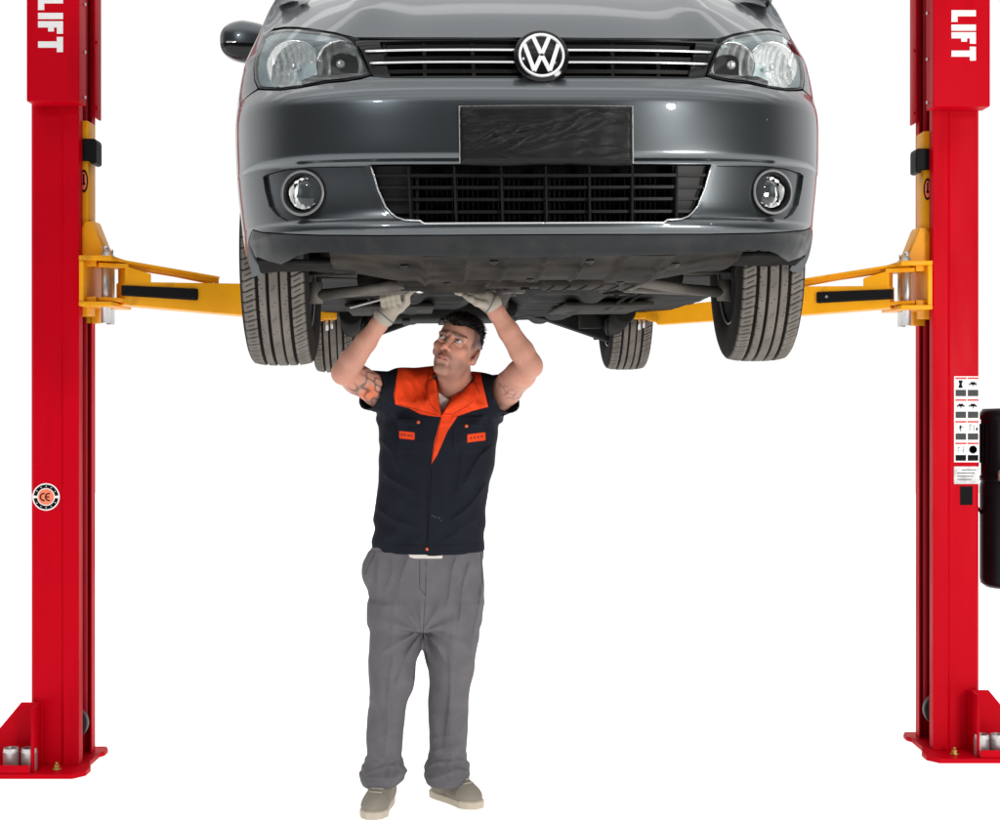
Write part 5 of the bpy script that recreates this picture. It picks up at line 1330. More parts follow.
for i in rg.choice(len(Vh), 4200):
    p = loc[i]; n = (p-cen)/np.linalg.norm(p-cen)
    if p[2] < .03: continue
    L_ = rg.uniform(.006, .017)*(1.0 if p[2] > .07 else .45); d = n*.55+np.array([.35+.3*rg.normal(), -.25+.4*rg.normal(), .15]); d -= n*min(0, d @ n); d /= np.linalg.norm(d)
    s_ = np.cross(d, n); s_ /= np.linalg.norm(s_)+1e-9; s_ *= .0007; b0 = p-n*.002; t1 = b0+d*L_*.6+n*.001; t2 = b0+d*L_-n*.002
    k = len(mb.v); W_ = lambda v: Vector(HC+HR @ v)-MAN
    mb.v += [W_(b0-s_), W_(b0+s_), W_(t1+s_*.8), W_(t1-s_*.8), W_(t2)]; mb.f += [(k, k+1, k+2, k+3), (k+3, k+2, k+4)]; mb.sm += [True, True]
mb.build('hair_tuft', M['hair'], hair, fix=False)

# ---------------------------------------------------------------- shirt
def row(y, xl, xr, D, hd, grow=0.0): a, b = A(xl, y, D), A(xr, y, D); return (a[2], (a[0]+b[0])/2, D, (b[0]-a[0])/2+grow, hd+grow)
TAB = [row(400, 384, 494, DT, .115), row(417, 381, 496, DT, .132), row(440, 380, 495, DT, .138), row(464, 378, 493.6, DT+.01, .138), row(488, 376, 489, DT+.02, .136), row(510, 374, 486, DT+.03, .134), row(539, 372, 484, DT+.04, .132), row(556, 373, 484, DT+.045, .132)]
sf = Field(np.arange(-.62, .16, .0038), np.arange(5.26, 5.80, .0042), np.arange(.90, 1.66, .0038))
zh = A(428, 551, DT+.04)[2]
sf.column(TAB, zh, A(0, 402, DT)[2], k=.03, e=2.2, rnd=.006)
sf.ell(A(439, 408, DT+.01), (.175, .110, .13), k=.05)
sf.cone(A(436, 385, DT+.03), A(404, 390, DT+.01), .070, .074, .04).cone(A(470, 390, DT+.03), A(490, 396, DT+.01), .066, .070, .04)
seR, seL = A(370.2, 390, 5.425), A(506.5, 393, 5.425)
sf.cone(A(402, 396, DT), seR, .088, .0700, .03).cone(A(480, 401, DT), seL, .090, .0715, .03)
sf.cone(A(402, 396, DT), A(396, 425, DT), .070, .05, .05).cone(A(480, 401, DT), A(480, 428, DT), .070, .05, .05)
def plane_cut(f, c, n, lo, hi):
    c, n = np.asarray(c), np.asarray(n)/np.linalg.norm(n)
    f.op(lambda X, Y, Z: (X-c[0])*n[0]+(Y-c[1])*n[1]+(Z-c[2])*n[2], lo, hi, .002, 'and')
vR = seR-A(402, 396, DT); vL = seL-A(480, 401, DT)
plane_cut(sf, seR-vR/np.linalg.norm(vR)*.0, vR+np.array([-.06, 0, .01]), seR-.11, seR+.11)
plane_cut(sf, seL-vL/np.linalg.norm(vL)*.0, vL+np.array([.05, 0, .0]), seL-.11, seL+.11)
# folds: drawn from armpits and across the waist, plus soft crumple
pa, pb = A(384, 409, 5.43), A(494, 412, 5.43)
def fold(X, Y, Z):
    o = .0022*vn(31, (X, Y, Z*.55), 34)+.0014*vn(32, (X*1.2, Y, Z), 75)
    for c, s_ in ((pa, 1), (pb, -1)):
        dx, dz = (X-c[0])*s_, Z-c[2]; r = np.sqrt(dx*dx+dz*dz)+.02; an = np.arctan2(dz, dx)
        o = o+.0038*np.sin(an*7+3*np.sin(r*11))*np.exp(-((r-.10)/.07)**2)*sm(.02, .07, r)
    ph = Z*62+14*(X+.25)*(X+.25)*8+3*np.sin(X*11); o = o+.0034*np.sin(ph)*np.exp(-((Z-1.02)/.07)**2)*(.5+.5*np.sin(X*13+1))
    ph2 = (X+.25)*48+Z*16; o = o+.0028*np.sin(ph2+2*np.sin(Z*9))*np.exp(-((Z-1.2)/.12)**2)
    return o
sf.warp(fold)
def creases(lines):
    def fn(X, Y, Z):
        X, Y, Z = np.broadcast_arrays(X, Y, Z); px, py = 500+X/Y*F_PX, HORIZON-(Z-CAM_Z)/Y*F_PX; o = 0
        for x0, y0, x1, y1, w, amp in lines:
            e = np.array([x1-x0, y1-y0], float); L = np.hypot(*e); t = ((px-x0)*e[0]+(py-y0)*e[1])/(L*L); d = ((px-x0)*e[1]-(py-y0)*e[0])/L + 2.0*np.sin(t*5+x0)
            prof = np.where(d > 0, np.exp(-d/w), np.exp(d/(w*.38)))-.30*np.exp(-((d+1.6*w)/(1.3*w))**2)
            o = o-1.45*amp*prof*sm(-.12, .18, t)*sm(1.12, .78, t)
        return o*(Y < 5.66)
    return fn
sf.warp(creases([(384, 472, 421, 500, 4, .005), (377, 508, 418, 532, 4, .005), (380, 440, 402, 470, 4, .004), (490, 447, 459, 487, 4, .005), (486, 486, 451, 522, 4, .005), (478, 520, 440, 540, 4, .003), (392, 520, 424, 545, 3.5, .003),
  (406, 380, 426, 410, 2.6, .005), (415, 374, 433, 402, 2.6, .004), (400, 392, 412, 408, 2.4, .003), (462, 398, 476, 411, 2.6, .004), (470, 392, 484, 408, 2.6, .004), (436, 470, 446, 520, 4, .003), (410, 455, 420, 505, 4, .003), (466, 450, 452, 500, 4, .003), (376, 380, 384, 402, 3, .003), (500, 382, 494, 404, 3, .003)]))
# front placket ridge and pocket flaps stand slightly proud
def placket(X, Y, Z):
    px, py = 500+X/Y*F_PX, HORIZON-(Z-CAM_Z)/Y*F_PX
    xm = np.interp(py.reshape(-1), [414, 463, 552], [441, 431.5, 427]).reshape(py.shape)
    d = -.0030*((px > xm) & (Y < DT-.05))*sm(418, 426, py)
    for (x0, x1, y0, y1) in ((396.5, 417.0, 418, 425.5), (452, 483, 416, 424.5)): d = d-.0035*((px > x0) & (px < x1) & (py > y0) & (py < y1) & (Y < DT-.03))
    for (x0, x1, y0, y1) in ((397, 416.5, 425.5, 452), (452.5, 482.5, 424.5, 452)): d = d-.0016*((px > x0) & (px < x1) & (py > y0) & (py < y1) & (Y < DT-.03))
    return d
sf.warp(lambda X, Y, Z: placket(*np.broadcast_arrays(X, Y, Z)), (-.45, 5.3, .90), (.0, 5.55, 1.55))
# openings: neck V, sleeves, hem
sf.cone(NB+np.array([0, .015, -.02]), hp(0, .02, -.06), .074, .080, .006, 'sub')
def pxop(f, fn, lo, hi, mode):
    q = f.sl(lo, hi); X, Y, Z = np.broadcast_arrays(f.x[q[0]][:, None, None], f.y[q[1]][None, :, None], f.z[q[2]][None, None, :])
    px, py = 500+X/Y*F_PX, HORIZON-(Z-CAM_Z)/Y*F_PX; d = fn(px, py)/281.0
    if mode == 'cut': f.F[q] = np.maximum(f.F[q], d)
    else: f.F[q] -= (mode*sm(-.0035, .0035, d)).astype(np.float32)
def poly_sd(x, y, poly):
    p = np.array(poly, float); d = np.full(x.shape, 1e9); ins = np.zeros(x.shape, bool)
    for i in range(len(p)):
        a, b = p[i], p[(i+1) % len(p)]; e = b-a; t = np.clip(((x-a[0])*e[0]+(y-a[1])*e[1])/(e @ e+1e-9), 0, 1)
        d = np.minimum(d, np.hypot(x-a[0]-t*e[0], y-a[1]-t*e[1]))
        if a[1] != b[1]: ins ^= ((a[1] > y) != (b[1] > y)) & (x < (b[0]-a[0])*(y-a[1])/(b[1]-a[1])+a[0])
    return np.where(ins, d, -d)
for sh, el, e_ in ((shR, elR, seR), (shL, elL, seL)):
    d = (el-sh)/np.linalg.norm(el-sh); sf.cone(e_-d*.035, e_+d*.10, .0625, .064, .004, 'sub')
# collar
cx0, cy0, cz0 = A(455.5, 389, 5.55); ring = []
for t in np.linspace(math.radians(-62), math.radians(242), 22): ring.append(np.array([cx0+.078*math.cos(t)-.006, cy0+.066*math.sin(t)+.012, cz0+.020+.030*math.sin(t)+.010*math.cos(t)*-1]))
for k in range(21): sf.cone(ring[k], ring[k+1], .0085, .0085, .006); sf.cone(ring[k]+np.array([0, 0, -.018]), ring[k+1]+np.array([0, 0, -.018]), .010, .010, .008)
for pts in ([(433, 384, 5.475), (434, 396, 5.44), (440.5, 412, 5.405)], [(474, 388, 5.475), (466, 398, 5.435), (446.5, 409, 5.405)]):
    P3 = [A(*p) for p in pts]; sf.chain(P3, [.012, .012, .007], .006)
for pts in ([(430.5, 388, 5.468), (429.5, 400, 5.436)], [(476, 392, 5.47), (470, 404, 5.43)]):
    P3 = [A(*p) for p in pts]; sf.chain(P3, [.010, .009], .012)
VNECK = [(435.5, 376), (468, 376), (460, 392), (449, 401), (441.2, 416.5), (438.8, 402)]
COLL = [(429.5, 366), (435, 371), (438, 392), (441, 415), (431, 405), (426.5, 392)]; COLR = [(475, 383), (469, 380), (452, 397), (442.5, 414), (453, 414), (469, 405), (480, 394)]
wlo, whi = (A(420, 380, 5.5)[0]-.03, 5.28, 1.40), (A(490, 380, 5.5)[0]+.03, 5.50, 1.66)
pxop(sf, lambda x, y: poly_sd(x, y, VNECK), wlo, whi, 'cut')
for pl in (COLL, COLR): pxop(sf, lambda x, y: poly_sd(x, y, pl), wlo, whi, .0055)
pxop(sf, lambda x, y: poly_sd(x, y, [(449, 402), (463, 384), (480, 384), (488, 407), (472, 411), (456, 417), (446, 432), (436, 457), (431.5, 463), (434.6, 441), (440.5, 418)]), wlo, whi, .003)
V, Q = sf.nets(); V, Q = biggest(V, Q); V = relax(V, Q, 1, .35); del sf
vx, vy = pxy(V); frontm = V[:, 1] < DT+.03
yokeL = [(398.5, 366), (428, 355), (470, 355), (480, 366), (470, 380), (452, 400), (441.5, 417), (431, 416), (420, 414), (409.7, 408.3), (395.4, 404.3), (393.8, 395), (396, 382)]
yokeR = [(440.5, 419), (448, 402), (463, 383), (466, 360), (480, 366), (482, 381.5), (488.2, 407), (473.4, 410.6), (457.5, 416.4), (447.6, 431), (437.2, 455), (431.2, 464.5), (434.6, 441)]
trim = np.maximum(poly_sd(vx, vy, yokeL), poly_sd(vx, vy, yokeR))
for (x0, x1, y0, y1, sk) in ((399.2, 414.6, 431.0, 438.4, 1.5), (467.4, 485.4, 434.5, 442.5, -2.2)): trim = np.maximum(trim, poly_sd(vx, vy, [(x0, y0), (x1, y0+sk), (x1, y1+sk), (x0, y1)]))
back = np.minimum(vy*0+50, (np.interp(vx, [380, 500], [404, 404])-vy)); inn = np.minimum(vx-394, 487-vx)
trim = np.where(frontm, trim, np.minimum(back, inn))
seam = 9.0+vx*0
for cp in (COLL, COLR): seam = np.where(frontm, np.minimum(seam, np.abs(poly_sd(vx, vy, cp))), seam)
for pl in ([(398, 404), (440, 416)], [(457, 416.5), (488, 407)], [(397, 425.6), (417, 427.5)], [(452, 425), (483, 424)], [(427.5, 464), (426.6, 552)], [(441, 418), (431, 464)], [(431.5, 466), (427.5, 552)], [(373, 543), (426, 546)], [(428, 546), (484, 543)], [(397, 426), (396.5, 451)], [(452.5, 425), (452.5, 450)], [(396, 383), (393.8, 404)], [(487, 383), (488.3, 407)]):
    (x0, y0), (x1, y1) = pl; e = np.array([x1-x0, y1-y0], float); t = np.clip(((vx-x0)*e[0]+(vy-y0)*e[1])/(e @ e), 0, 1); seam = np.minimum(seam, np.hypot(vx-x0-t*e[0], vy-y0-t*e[1]))
def cloth(name, base, trimc, rough=.75):
    m = pm(name, base, rough, spec=0.12, sheen=0.0, bump=0.10, bscale=900, var=0.0)
    n, l = m.node_tree.nodes, m.node_tree.links; b = n['Principled BSDF']
    a = n.new('ShaderNodeAttribute'); a.attribute_name = 'trim'; mr = n.new('ShaderNodeMapRange'); mr.inputs[1].default_value = -.35; mr.inputs[2].default_value = .35
    l.new(a.outputs['Fac'], mr.inputs[0]); mi = n.new('ShaderNodeMix'); mi.data_type = 'RGBA'; mi.inputs[6].default_value = (*base, 1); mi.inputs[7].default_value = (*trimc, 1); l.new(mr.outputs[0], mi.inputs[0])
    a2 = n.new('ShaderNodeAttribute'); a2.attribute_name = 'seam'; m2 = n.new('ShaderNodeMapRange'); m2.inputs[1].default_value = .25; m2.inputs[2].default_value = .75; m2.inputs[3].default_value = .45; m2.inputs[4].default_value = 1.0
    l.new(a2.outputs['Fac'], m2.inputs[0])
    tn = n.new('ShaderNodeTexNoise'); tn.inputs['Scale'].default_value = 14; tc = n.new('ShaderNodeTexCoord'); l.new(tc.outputs['Object'], tn.inputs['Vector'])
    m3 = n.new('ShaderNodeMapRange'); m3.inputs[3].default_value = .75; m3.inputs[4].default_value = 1.25; l.new(tn.outputs[0], m3.inputs[0])
    mm = n.new('ShaderNodeMath'); mm.operation = 'MULTIPLY'; l.new(m2.outputs[0], mm.inputs[0]); l.new(m3.outputs[0], mm.inputs[1])
    vm = n.new('ShaderNodeVectorMath'); vm.operation = 'SCALE'; l.new(mi.outputs[2], vm.inputs[0]); l.new(mm.outputs[0], vm.inputs['Scale']); l.new(vm.outputs[0], b.inputs['Base Color'])
    return m
M['shirt'] = cloth('navy_orange_workwear', (.0085, .0105, .0165), (.78, .060, .012))
shirt = flesh('shirt', V, Q, M['shirt'], man, attrs={'trim': trim, 'seam': seam})
bvh = BVHTree.FromPolygons([tuple(v) for v in (V-np.array(MAN))], [tuple(int(i) for i in f) for f in Q])
def on_front(px, py, lift=0.002):
    o = Vector((0, 0, CAM_Z)); d = (at(px, py, 5.0)-o).normalized(); h = bvh.ray_cast(o-MAN, d); return h[0]-d*lift, h[1]
M['button'] = pm('orange_button', (.62, .10, .03), 0.35)
for px, py in ((418.4, 422.2), (466.4, 426.0), (427.0, 549.2)):
    p, n = on_front(px, py, .001); c = MB(); c.lathe([(0, .0030), (.0035, .0030), (.0052, .0026), (.0062, .0012), (.0062, -.001)], p, n, 18); c.build('button', M['button'], shirt)
# small print on the chest tabs and the faint mark at the waist
M['smudge'] = pm('faded_print', (.09, .095, .10), 0.8)
c = MB()
for px, py, w in ((432.5, 516, 1.2), (435.2, 517, 1.6), (439, 518, 1.2), (441, 520.5, .9)):
    p, n = on_front(px, py, .0008); c.box(p, (w*.0036, .0008, .0028), 0)
c.build('printed_mark', M['smudge'], shirt)
M['print_dark'] = pm('dark_print', (.20, .02, .008), 0.8); c = MB()
for x0, y0 in ((402, 434.8), (405, 435.2), (408.5, 435.6), (411.6, 435.9), (471, 438.2), (474.5, 437.6), (478, 437.0), (481.5, 436.4)):
    p, n = on_front(x0, y0, .001); c.box(p, (.0065, .0008, .0075), 0)
c.build('tab_print', M['print_dark'], shirt)
# undershirt
uf = Field(np.arange(-.50, .02, .005), np.arange(5.36, 5.75, .005), np.arange(.90, 1.60, .005))
uf.column([(z, cx, cy, hw_-.012, hd_-.012) for z, cx, cy, hw_, hd_ in TAB], A(0, 553.8, DT+.04)[2]+0.0, A(0, 420, DT)[2], k=.02, e=2.2, rnd=.006)
uf.ell(A(444, 412, DT+.01), (.120, .098, .095), k=.05).cone(A(447, 398, DT), NB, .10, .078, .04)
uf.cone(NB+np.array([0, .0, -.01]), hp(0, .0, -.05), .069, .09, .004, 'sub').cone(A(452, 380, 5.45), A(447, 393, 5.43), .05, .028, .006, 'sub')
X, Y, Zg = np.broadcast_arrays(uf.x[:, None, None], uf.y[None, :, None], uf.z[None, None, :]); px_, py_ = 500+X/Y*F_PX, HORIZON-(Zg-CAM_Z)/Y*F_PX
uf.F = np.maximum(uf.F, np.minimum(np.minimum((py_-547)/281, np.maximum(410-px_, px_-441)/281), 1)).astype(np.float32); uf.F -= (.006*sm(540, 550, py_)*(Y < 5.55)).astype(np.float32)
V, Q = uf.nets(); V, Q = biggest(V, Q); V = relax(V, Q, 1); del uf
M['undershirt'] = pm('white_cotton', (.58, .54, .51), 0.85, spec=.2, bump=.1, bscale=300)
flesh('undershirt', V, Q, M['undershirt'], man)

# ---------------------------------------------------------------- trousers
DL_, DR_ = 5.62, 5.70
def rw(y, xl, xr, D, f=1.05): r = row(y, xl, xr, D, 0); return (r[0], r[1], r[2], r[3], r[3]*f)
tf = Field(np.arange(-.56, .0, .0042), np.arange(5.40, 5.90, .0046), np.arange(.05, 1.02, .0042))
tf.column([row(540, 373, 482, 5.60, .125), row(560, 366, 481.5, 5.61, .130), row(592, 367.5, 482, 5.62, .132), row(625, 368, 480, 5.63, .130), row(650, 369, 478, 5.64, .12)], A(0, 628, 5.62)[2], A(0, 541, 5.60)[2], k=.03, e=2.35, rnd=.02)
tf.column([rw(600, 369, 424, 5.61, 1.15), rw(640, 368.5, 423, DL_-.01, 1.1), rw(678, 368.4, 415, DL_-.02), rw(705, 367.5, 409, DL_-.01), rw(733, 367, 404, DL_), rw(756, 367.5, 401, DL_), rw(765, 363.5, 403.5, DL_, 1.1), rw(772, 360, 406, DL_-.005, 1.1), rw(779, 360, 403, DL_-.005, 1.15), rw(786, 363, 396, DL_, 1.2)], A(0, 786, DL_)[2], A(0, 600, 5.61)[2], k=.02, rnd=.012)
tf.column([rw(600, 424, 481, 5.63, 1.15), rw(640, 424.5, 478.5, DR_-.05, 1.1), rw(671, 427.6, 473.4, DR_-.03), rw(705, 429.5, 470, DR_-.01), rw(733, 430.6, 468, DR_), rw(752, 430, 466, DR_), rw(760, 426.5, 467.5, DR_, 1.1), rw(768, 423.5, 470, DR_, 1.1), rw(776, 424, 469.5, DR_, 1.12), rw(784, 427, 468, DR_, 1.2)], A(0, 784, DR_)[2], A(0, 600, 5.63)[2], k=.02, rnd=.012)
tf.ell(A(370, 572, 5.60), (.016, .05, .030), k=.04)
cr = A(423, 632, 5.52)
def tfold(X, Y, Z):
    X, Y, Z = np.broadcast_arrays(X, Y, Z)
    o = .0055*vn(41, (X*1.3, Y, Z*.40), 30)+.0012*vn(42, (X, Y, Z), 80)
    dx, dz = X-cr[0], Z-cr[2]; r = np.sqrt(dx*dx+dz*dz)+.02; an = np.arctan2(dz, dx)
    o = o+.0050*np.sin(an*10+1.5*np.sin(r*12))*np.exp(-((r-.11)/.10)**2)*(Y < 5.64)
    for z0, amp, fz, sg in ((A(0, 768, DL_)[2], .0032, 150, 1), (A(0, 764, DR_)[2], .0032, 145, -1)):
        legm = (X < A(418, 700, 5.65)[0]) if sg > 0 else (X >= A(418, 700, 5.65)[0])
        o = o+amp*np.sin(Z*fz+7*np.sin(X*26+sg)+5*np.sin(Y*20))*np.exp(-((Z-z0-.004)/.042)**2)*legm
    # gathers below the waistband
    o = o+.0022*np.sin(X*120+2*np.sin(Z*20))*np.exp(-((Z-A(0, 552, 5.6)[2])/.035)**2)
    # knees and shins: long soft drapes
    o = o+.0068*np.sin((X*1.0+Z*.42)*52+1.7*np.sin(Z*11))*np.exp(-((Z-.36)/.17)**2)
    # pressed crease
    for zc, xa, xb in ((0, 393, 384), (1, 452, 449)):
        y_px = HORIZON-(Z-CAM_Z)/Y*F_PX; xc = np.interp(y_px.reshape(-1), [560, 760], [xa+4, xb]).reshape(Z.shape); px = 500+X/Y*F_PX
        o = o-.0035*np.exp(-((px-xc)/2.6)**2)*(Y < 5.66)*sm(575, 600, y_px)*sm(755, 735, y_px)
    return o
tf.warp(tfold)
tf.warp(creases([(459, 553, 444, 610, 3, .006), (471, 558, 456, 630, 3.5, .006), (481, 575, 472, 660, 3, .005), (376, 560, 383, 628, 3, .005), (407, 553, 398, 604, 3, .004), (392, 556, 388, 590, 2.5, .003),
  (421, 634, 391, 688, 3, .006), (418, 628, 382, 655, 3, .004), (424, 634, 448, 662, 3, .005), (430, 628, 468, 645, 3, .0035), (396, 645, 383, 756, 2.4, .005), (449, 650, 447, 750, 2.4, .0035),
  (369, 700, 398, 722, 3, .004), (370, 722, 396, 746, 3, .005), (370, 742, 392, 762, 3, .005), (404, 716, 376, 742, 3, .003), (432, 742, 466, 728, 3, .005), (431, 756, 466, 742, 3, .005), (436, 690, 470, 706, 3, .0035), (432, 716, 462, 712, 3, .003),
  (360, 774, 404, 766, 2.5, .006), (362, 781, 398, 778, 2.5, .005), (424, 768, 468, 760, 2.5, .006), (428, 777, 466, 772, 2.5, .005), (372, 762, 402, 758, 2.2, .004), (433, 757, 466, 752, 2.2, .003)]))
for (x, y, D) in ((382, 792, DL_), (446, 790, DR_)): tf.cone(A(x, y+12, D), A(x, y-10, D), .040, .038, .004, 'sub')
# pocket slit
V, Q = tf.nets(); V, Q = biggest(V, Q); V = relax(V, Q, 1, .4); del tf
vx, vy = pxy(V); seam = 9.0+vx*0; fr = V[:, 1] < 5.66
for pl in ([(426.5, 553), (425.5, 594)], [(420, 553), (419.5, 588)], [(419.5, 588), (425, 595)], [(425.5, 594), (423, 634)], [(375, 553), (365, 574)], [(481, 553), (482.5, 585)], [(372, 551.5), (484, 551.5)], [(423, 634), (413.5, 680)], [(423, 634), (429, 676)]):
    (x0, y0), (x1, y1) = pl; e = np.array([x1-x0, y1-y0], float); t = np.clip(((vx-x0)*e[0]+(vy-y0)*e[1])/(e @ e), 0, 1); d = np.hypot(vx-x0-t*e[0], vy-y0-t*e[1]); seam = np.where(fr, np.minimum(seam, d), seam)
M['trousers'] = cloth('grey_workwear', (.125, .118, .128), (.125, .118, .128), .7)
flesh('trousers', V, Q, M['trousers'], man, attrs={'trim': np.full(len(V), -9.), 'seam': seam})

# ---------------------------------------------------------------- shoes
M['suede'] = attr_color(pm('taupe_suede', (.2, .18, .15), 0.85, spec=.2, bump=.25, bscale=150))
M['lace'] = pm('shoe_lace', (.42, .38, .32), 0.8)
def shoe(toe, heel, lift):
    toe, heel = np.asarray(toe, float), np.asarray(heel, float); f = toe-heel; L = np.linalg.norm(f[:2]); f = np.array([f[0], f[1], 0])/L; s = np.array([f[1], -f[0], 0]); c = (toe+heel)/2; c[2] = 0.002
    R = np.stack([f, s, np.array([0, 0, 1.])], 1); pt = lambda a, b, z: c+f*a+s*b+np.array([0, 0, z])
    m = .18; fl_ = Field(np.arange(c[0]-m, c[0]+m, .003), np.arange(c[1]-m, c[1]+m, .003), np.arange(-.004, .165, .003)); h = L/2
    fl_.ell(pt(h-.070, 0.003, .036), (.066, .049, .038), R, .02).ell(pt(-h+.055, 0, .045), (.055, .037, .048), R, .03).ell(pt(.01, .0, .045), (.085, .041, .043), R, .03)
    fl_.cone(pt(-h+.060, 0, .065), pt(-h+.070, 0, .125), .040, .041, .03).cone(pt(.035, 0, .062), pt(-.02, 0, .090), .026, .030, .03)
    fl_.cone(pt(-h+.068, 0, .12), pt(-h+.068, 0, .17), .034, .034, .004, 'sub')
    # welt groove and tread sole
    q = np.stack(np.meshgrid(fl_.x-c[0], fl_.y-c[1], indexing='ij'), -1); a, b = q[..., 0]*f[0]+q[..., 1]*f[1], q[..., 0]*s[0]+q[..., 1]*s[1]
    wdt = np.interp(a, [-h, -h+.02, -h+.06, 0, .05, h-.055, h-.02, h], [.020, .034, .039, .040, .047, .053, .040, .018]); d2 = np.maximum(np.abs(b-.002)-wdt, np.abs(a)-h)
    zz = fl_.z[None, None, :]; d3 = d2[:, :, None]; sole = np.maximum(d3-.000, np.abs(zz-.014)-.0135); fl_.F = np.maximum(fl_.F, .003-zz)
    fl_.F = np.minimum(np.maximum(fl_.F, np.where(zz < .030, d3+.006, -1)), sole)
    V, Q = fl_.nets(); V, Q = biggest(V, Q); V = relax(V, Q, 1, .4)
    w = sm(.031, .027, V[:, 2]); n = vn(51, V.T, 90)[:, None]; ct = np.array([.25, .225, .185])*(1+.12*n); cs = np.array([.52, .46, .37])*(1+.08*n)
    tint = ct*(1-w[:, None])+cs*w[:, None]
    loc = (V-c) @ R; st = np.abs(np.hypot((loc[:, 0]-(h-.115))/1.0, loc[:, 1]*.55)-.045); tint = np.where(((st < .0018) & (V[:, 2] > .035))[:, None], tint*.7, tint)
    o = flesh('shoe', V, Q, M['suede'], man, tint=tint)
    bv = BVHTree.FromPolygons([tuple(v) for v in V], [tuple(int(i) for i in f_) for f_ in Q])
    def drop(a, b):
        p = pt(a, b, .2); hh = bv.ray_cast(Vector(p), Vector((0, 0, -1)))[0]; return (hh+Vector((0, 0, .0022)))-MAN
    mb = MB()
    for k in range(4):
        a = .072-.020*k; mb.tube([drop(a-.006, -.024), drop(a+.002, -.012), drop(a+.004, 0), drop(a+.002, .012), drop(a-.006, .024)], .0024, 6)
    kx = .012; mb.tube([drop(kx, 0), drop(kx+.016, -.018), drop(kx+.028, -.030)], .002, 6); mb.tube([drop(kx, 0), drop(kx+.014, .018), drop(kx+.030, .034)], .002, 6)
    mb.build('lace', M['lace'], o)
    return o
shoe(A(371, 0, 5.46)*[1, 1, 0], A(388, 0, 5.725)*[1, 1, 0], 0); shoe(A(480, 0, 5.605)*[1, 1, 0], A(433.5, 0, 5.80)*[1, 1, 0], 0)

# ---------------------------------------------------------------- gloved hands
M['glove'] = attr_color(pm('knit_glove', (.6, .55, .48), 0.9, spec=.15, bump=.35, bscale=330))
def glove_mesh(f, cuff_a, cuff_b):
    V, Q = f.nets(); V, Q = biggest(V, Q); V = relax(V, Q, 1, .3)
    n = vn(61, V.T, 110)[:, None]; t = np.array([.36, .322, .268])*(1+.12*n)
    d, k = seg_d(V, cuff_a, cuff_b); w = sm(.80, .84, k)*sm(.97, .93, k)*(d < .05); t = t*(1-w[:, None])+np.array([.10, .105, .12])*w[:, None]
    g = vn(62, V.T, 55); w = sm(.1, .5, g)*.5; t = t*(1-w[:, None])+np.array([.20, .17, .135])*w[:, None]
    return flesh('glove', V, Q, M['glove'], man, tint=np.clip(t, 0, 1))
WA, WB = A(350, 307.5, 5.245), A(427, 287.2, 5.215)                # wrench axis
def wl(px): t = (px-350)/77.0; return WA+(WB-WA)*t
c = A(396, 302, 5.25); gf = Field(np.arange(c[0]-.10, c[0]+.11, .0018), np.arange(c[1]-.09, c[1]+.07, .0018), np.arange(c[2]-.10, c[2]+.08, .0018))
dirR = (wrR-elR)/np.linalg.norm(wrR-elR)
cfa, cfb = A(391, 309, 5.25), wrR-dirR*.004
gf.cone(cfa, cfb, .0315, .0365, .012)
gf.ell(A(392.5, 305.5, 5.262), (.034, .020, .030), rotm(0, 0, -.25), .014).ell(A(399, 304, 5.255), (.018, .018, .026), k=.014)
for i, (x, r, dy) in enumerate(((383.2, .0090, 2.2), (388.0, .0098, .6), (393.2, .0102, -.3), (398.4, .0100, -.9))):
    w = wl(x); up = np.array([0, 0, 1.]); P_ = [A(x+2.2, 303.0+dy, 5.268), w+np.array([.003, .020, .019]), w+np.array([0, -.012, .020]), w+np.array([-.001, -.024, -.002]), w+np.array([.002, -.016, -.022]), w+np.array([.004, -.003, -.026])]
    gf.chain(P_, [r, r*1.02, r, r*.98, r*.92, r*.82], .004)
w = wl(409); gf.chain([A(400.5, 308.5, 5.245), A(406.5, 302.5, 5.225), w+np.array([-.004, -.016, -.008]), w+np.array([.012, -.013, .002])], [.0145, .0120, .0105, .0085], .007)
gf.warp(lambda X, Y, Z: .0007*vn(71, (X, Y, Z), 240))
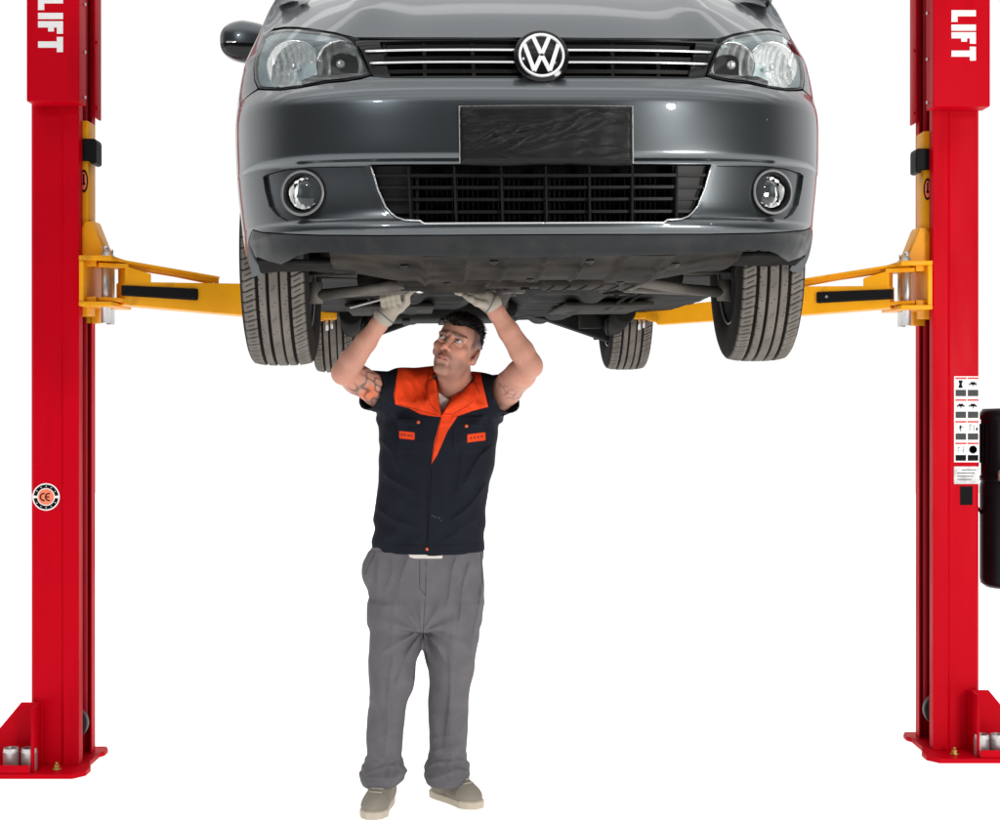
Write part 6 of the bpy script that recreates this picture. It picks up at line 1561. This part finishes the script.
glove_mesh(gf, cfa, cfb)
c = A(476, 299, 5.24); gf = Field(np.arange(c[0]-.11, c[0]+.10, .0018), np.arange(c[1]-.09, c[1]+.08, .0018), np.arange(c[2]-.075, c[2]+.065, .0018))
dirL = (wrL-elL)/np.linalg.norm(wrL-elL); cfa, cfb = A(482.5, 299.5, 5.245), wrL-dirL*.004
gf.cone(cfa, cfb, .030, .0365, .014)
for i, (D, x0, x1, y1, r) in enumerate(((5.205, 474.5, 459.0, 293.6, .0092), (5.227, 473.2, 456.4, 292.4, .0098), (5.250, 473.6, 457.4, 292.4, .0098), (5.272, 475.0, 461.5, 293.0, .0088))):
    gf.cone(A(486, 298.6, 5.245), A(x0, 296.3, D), .020, .0125, .012)
    gf.chain([A(x0, 296.3, D), A((x0+x1)/2+1, 293.9+.2*i, D-.003), A(x1, y1, D-.004)], [.0112, r, r*.82], .004)
gf.chain([A(484.5, 304.5, 5.215), A(477, 302.8, 5.193), A(470.5, 299.0, 5.186), A(465.5, 296.2, 5.190)], [.0150, .0120, .0102, .0085], .007)
gf.warp(lambda X, Y, Z: .0007*vn(72, (X, Y, Z), 240))
glove_mesh(gf, cfa, cfb)

# ---------------------------------------------------------------- wrench held in the hand
wr0 = (WA+WB)/2; wt = thing('wrench', 'slim chrome wrench gripped in the gloved hand near the front wheel', 'wrench', tuple(WB-np.array([0.0, 0, 0])))
W3 = lambda p: Vector(p)-Vector(WB)
mb = MB(); mb.tube([W3(wl(350)), W3(wl(352)), W3(wl(380)), W3(wl(412)), W3(wl(416))], [.0038, .0046, .0050, .0052, .0065], 14); mb.build('handle', M['zinc'], wt)
dW = Vector(WB-WA).normalized(); nW = Vector((0, -1, 0)); nW = (nW-dW*nW.dot(dW)).normalized()
mb = MB(); mb.lathe([(.0085, -.006), (.0150, -.0065), (.0165, -.004), (.0165, .004), (.0150, .0065), (.0085, .006), (.0085, -.006)], W3(wl(420)), (nW+Vector((0, -.0, .9))).normalized(), 24); mb.build('ring_end', M['chrome'], wt)
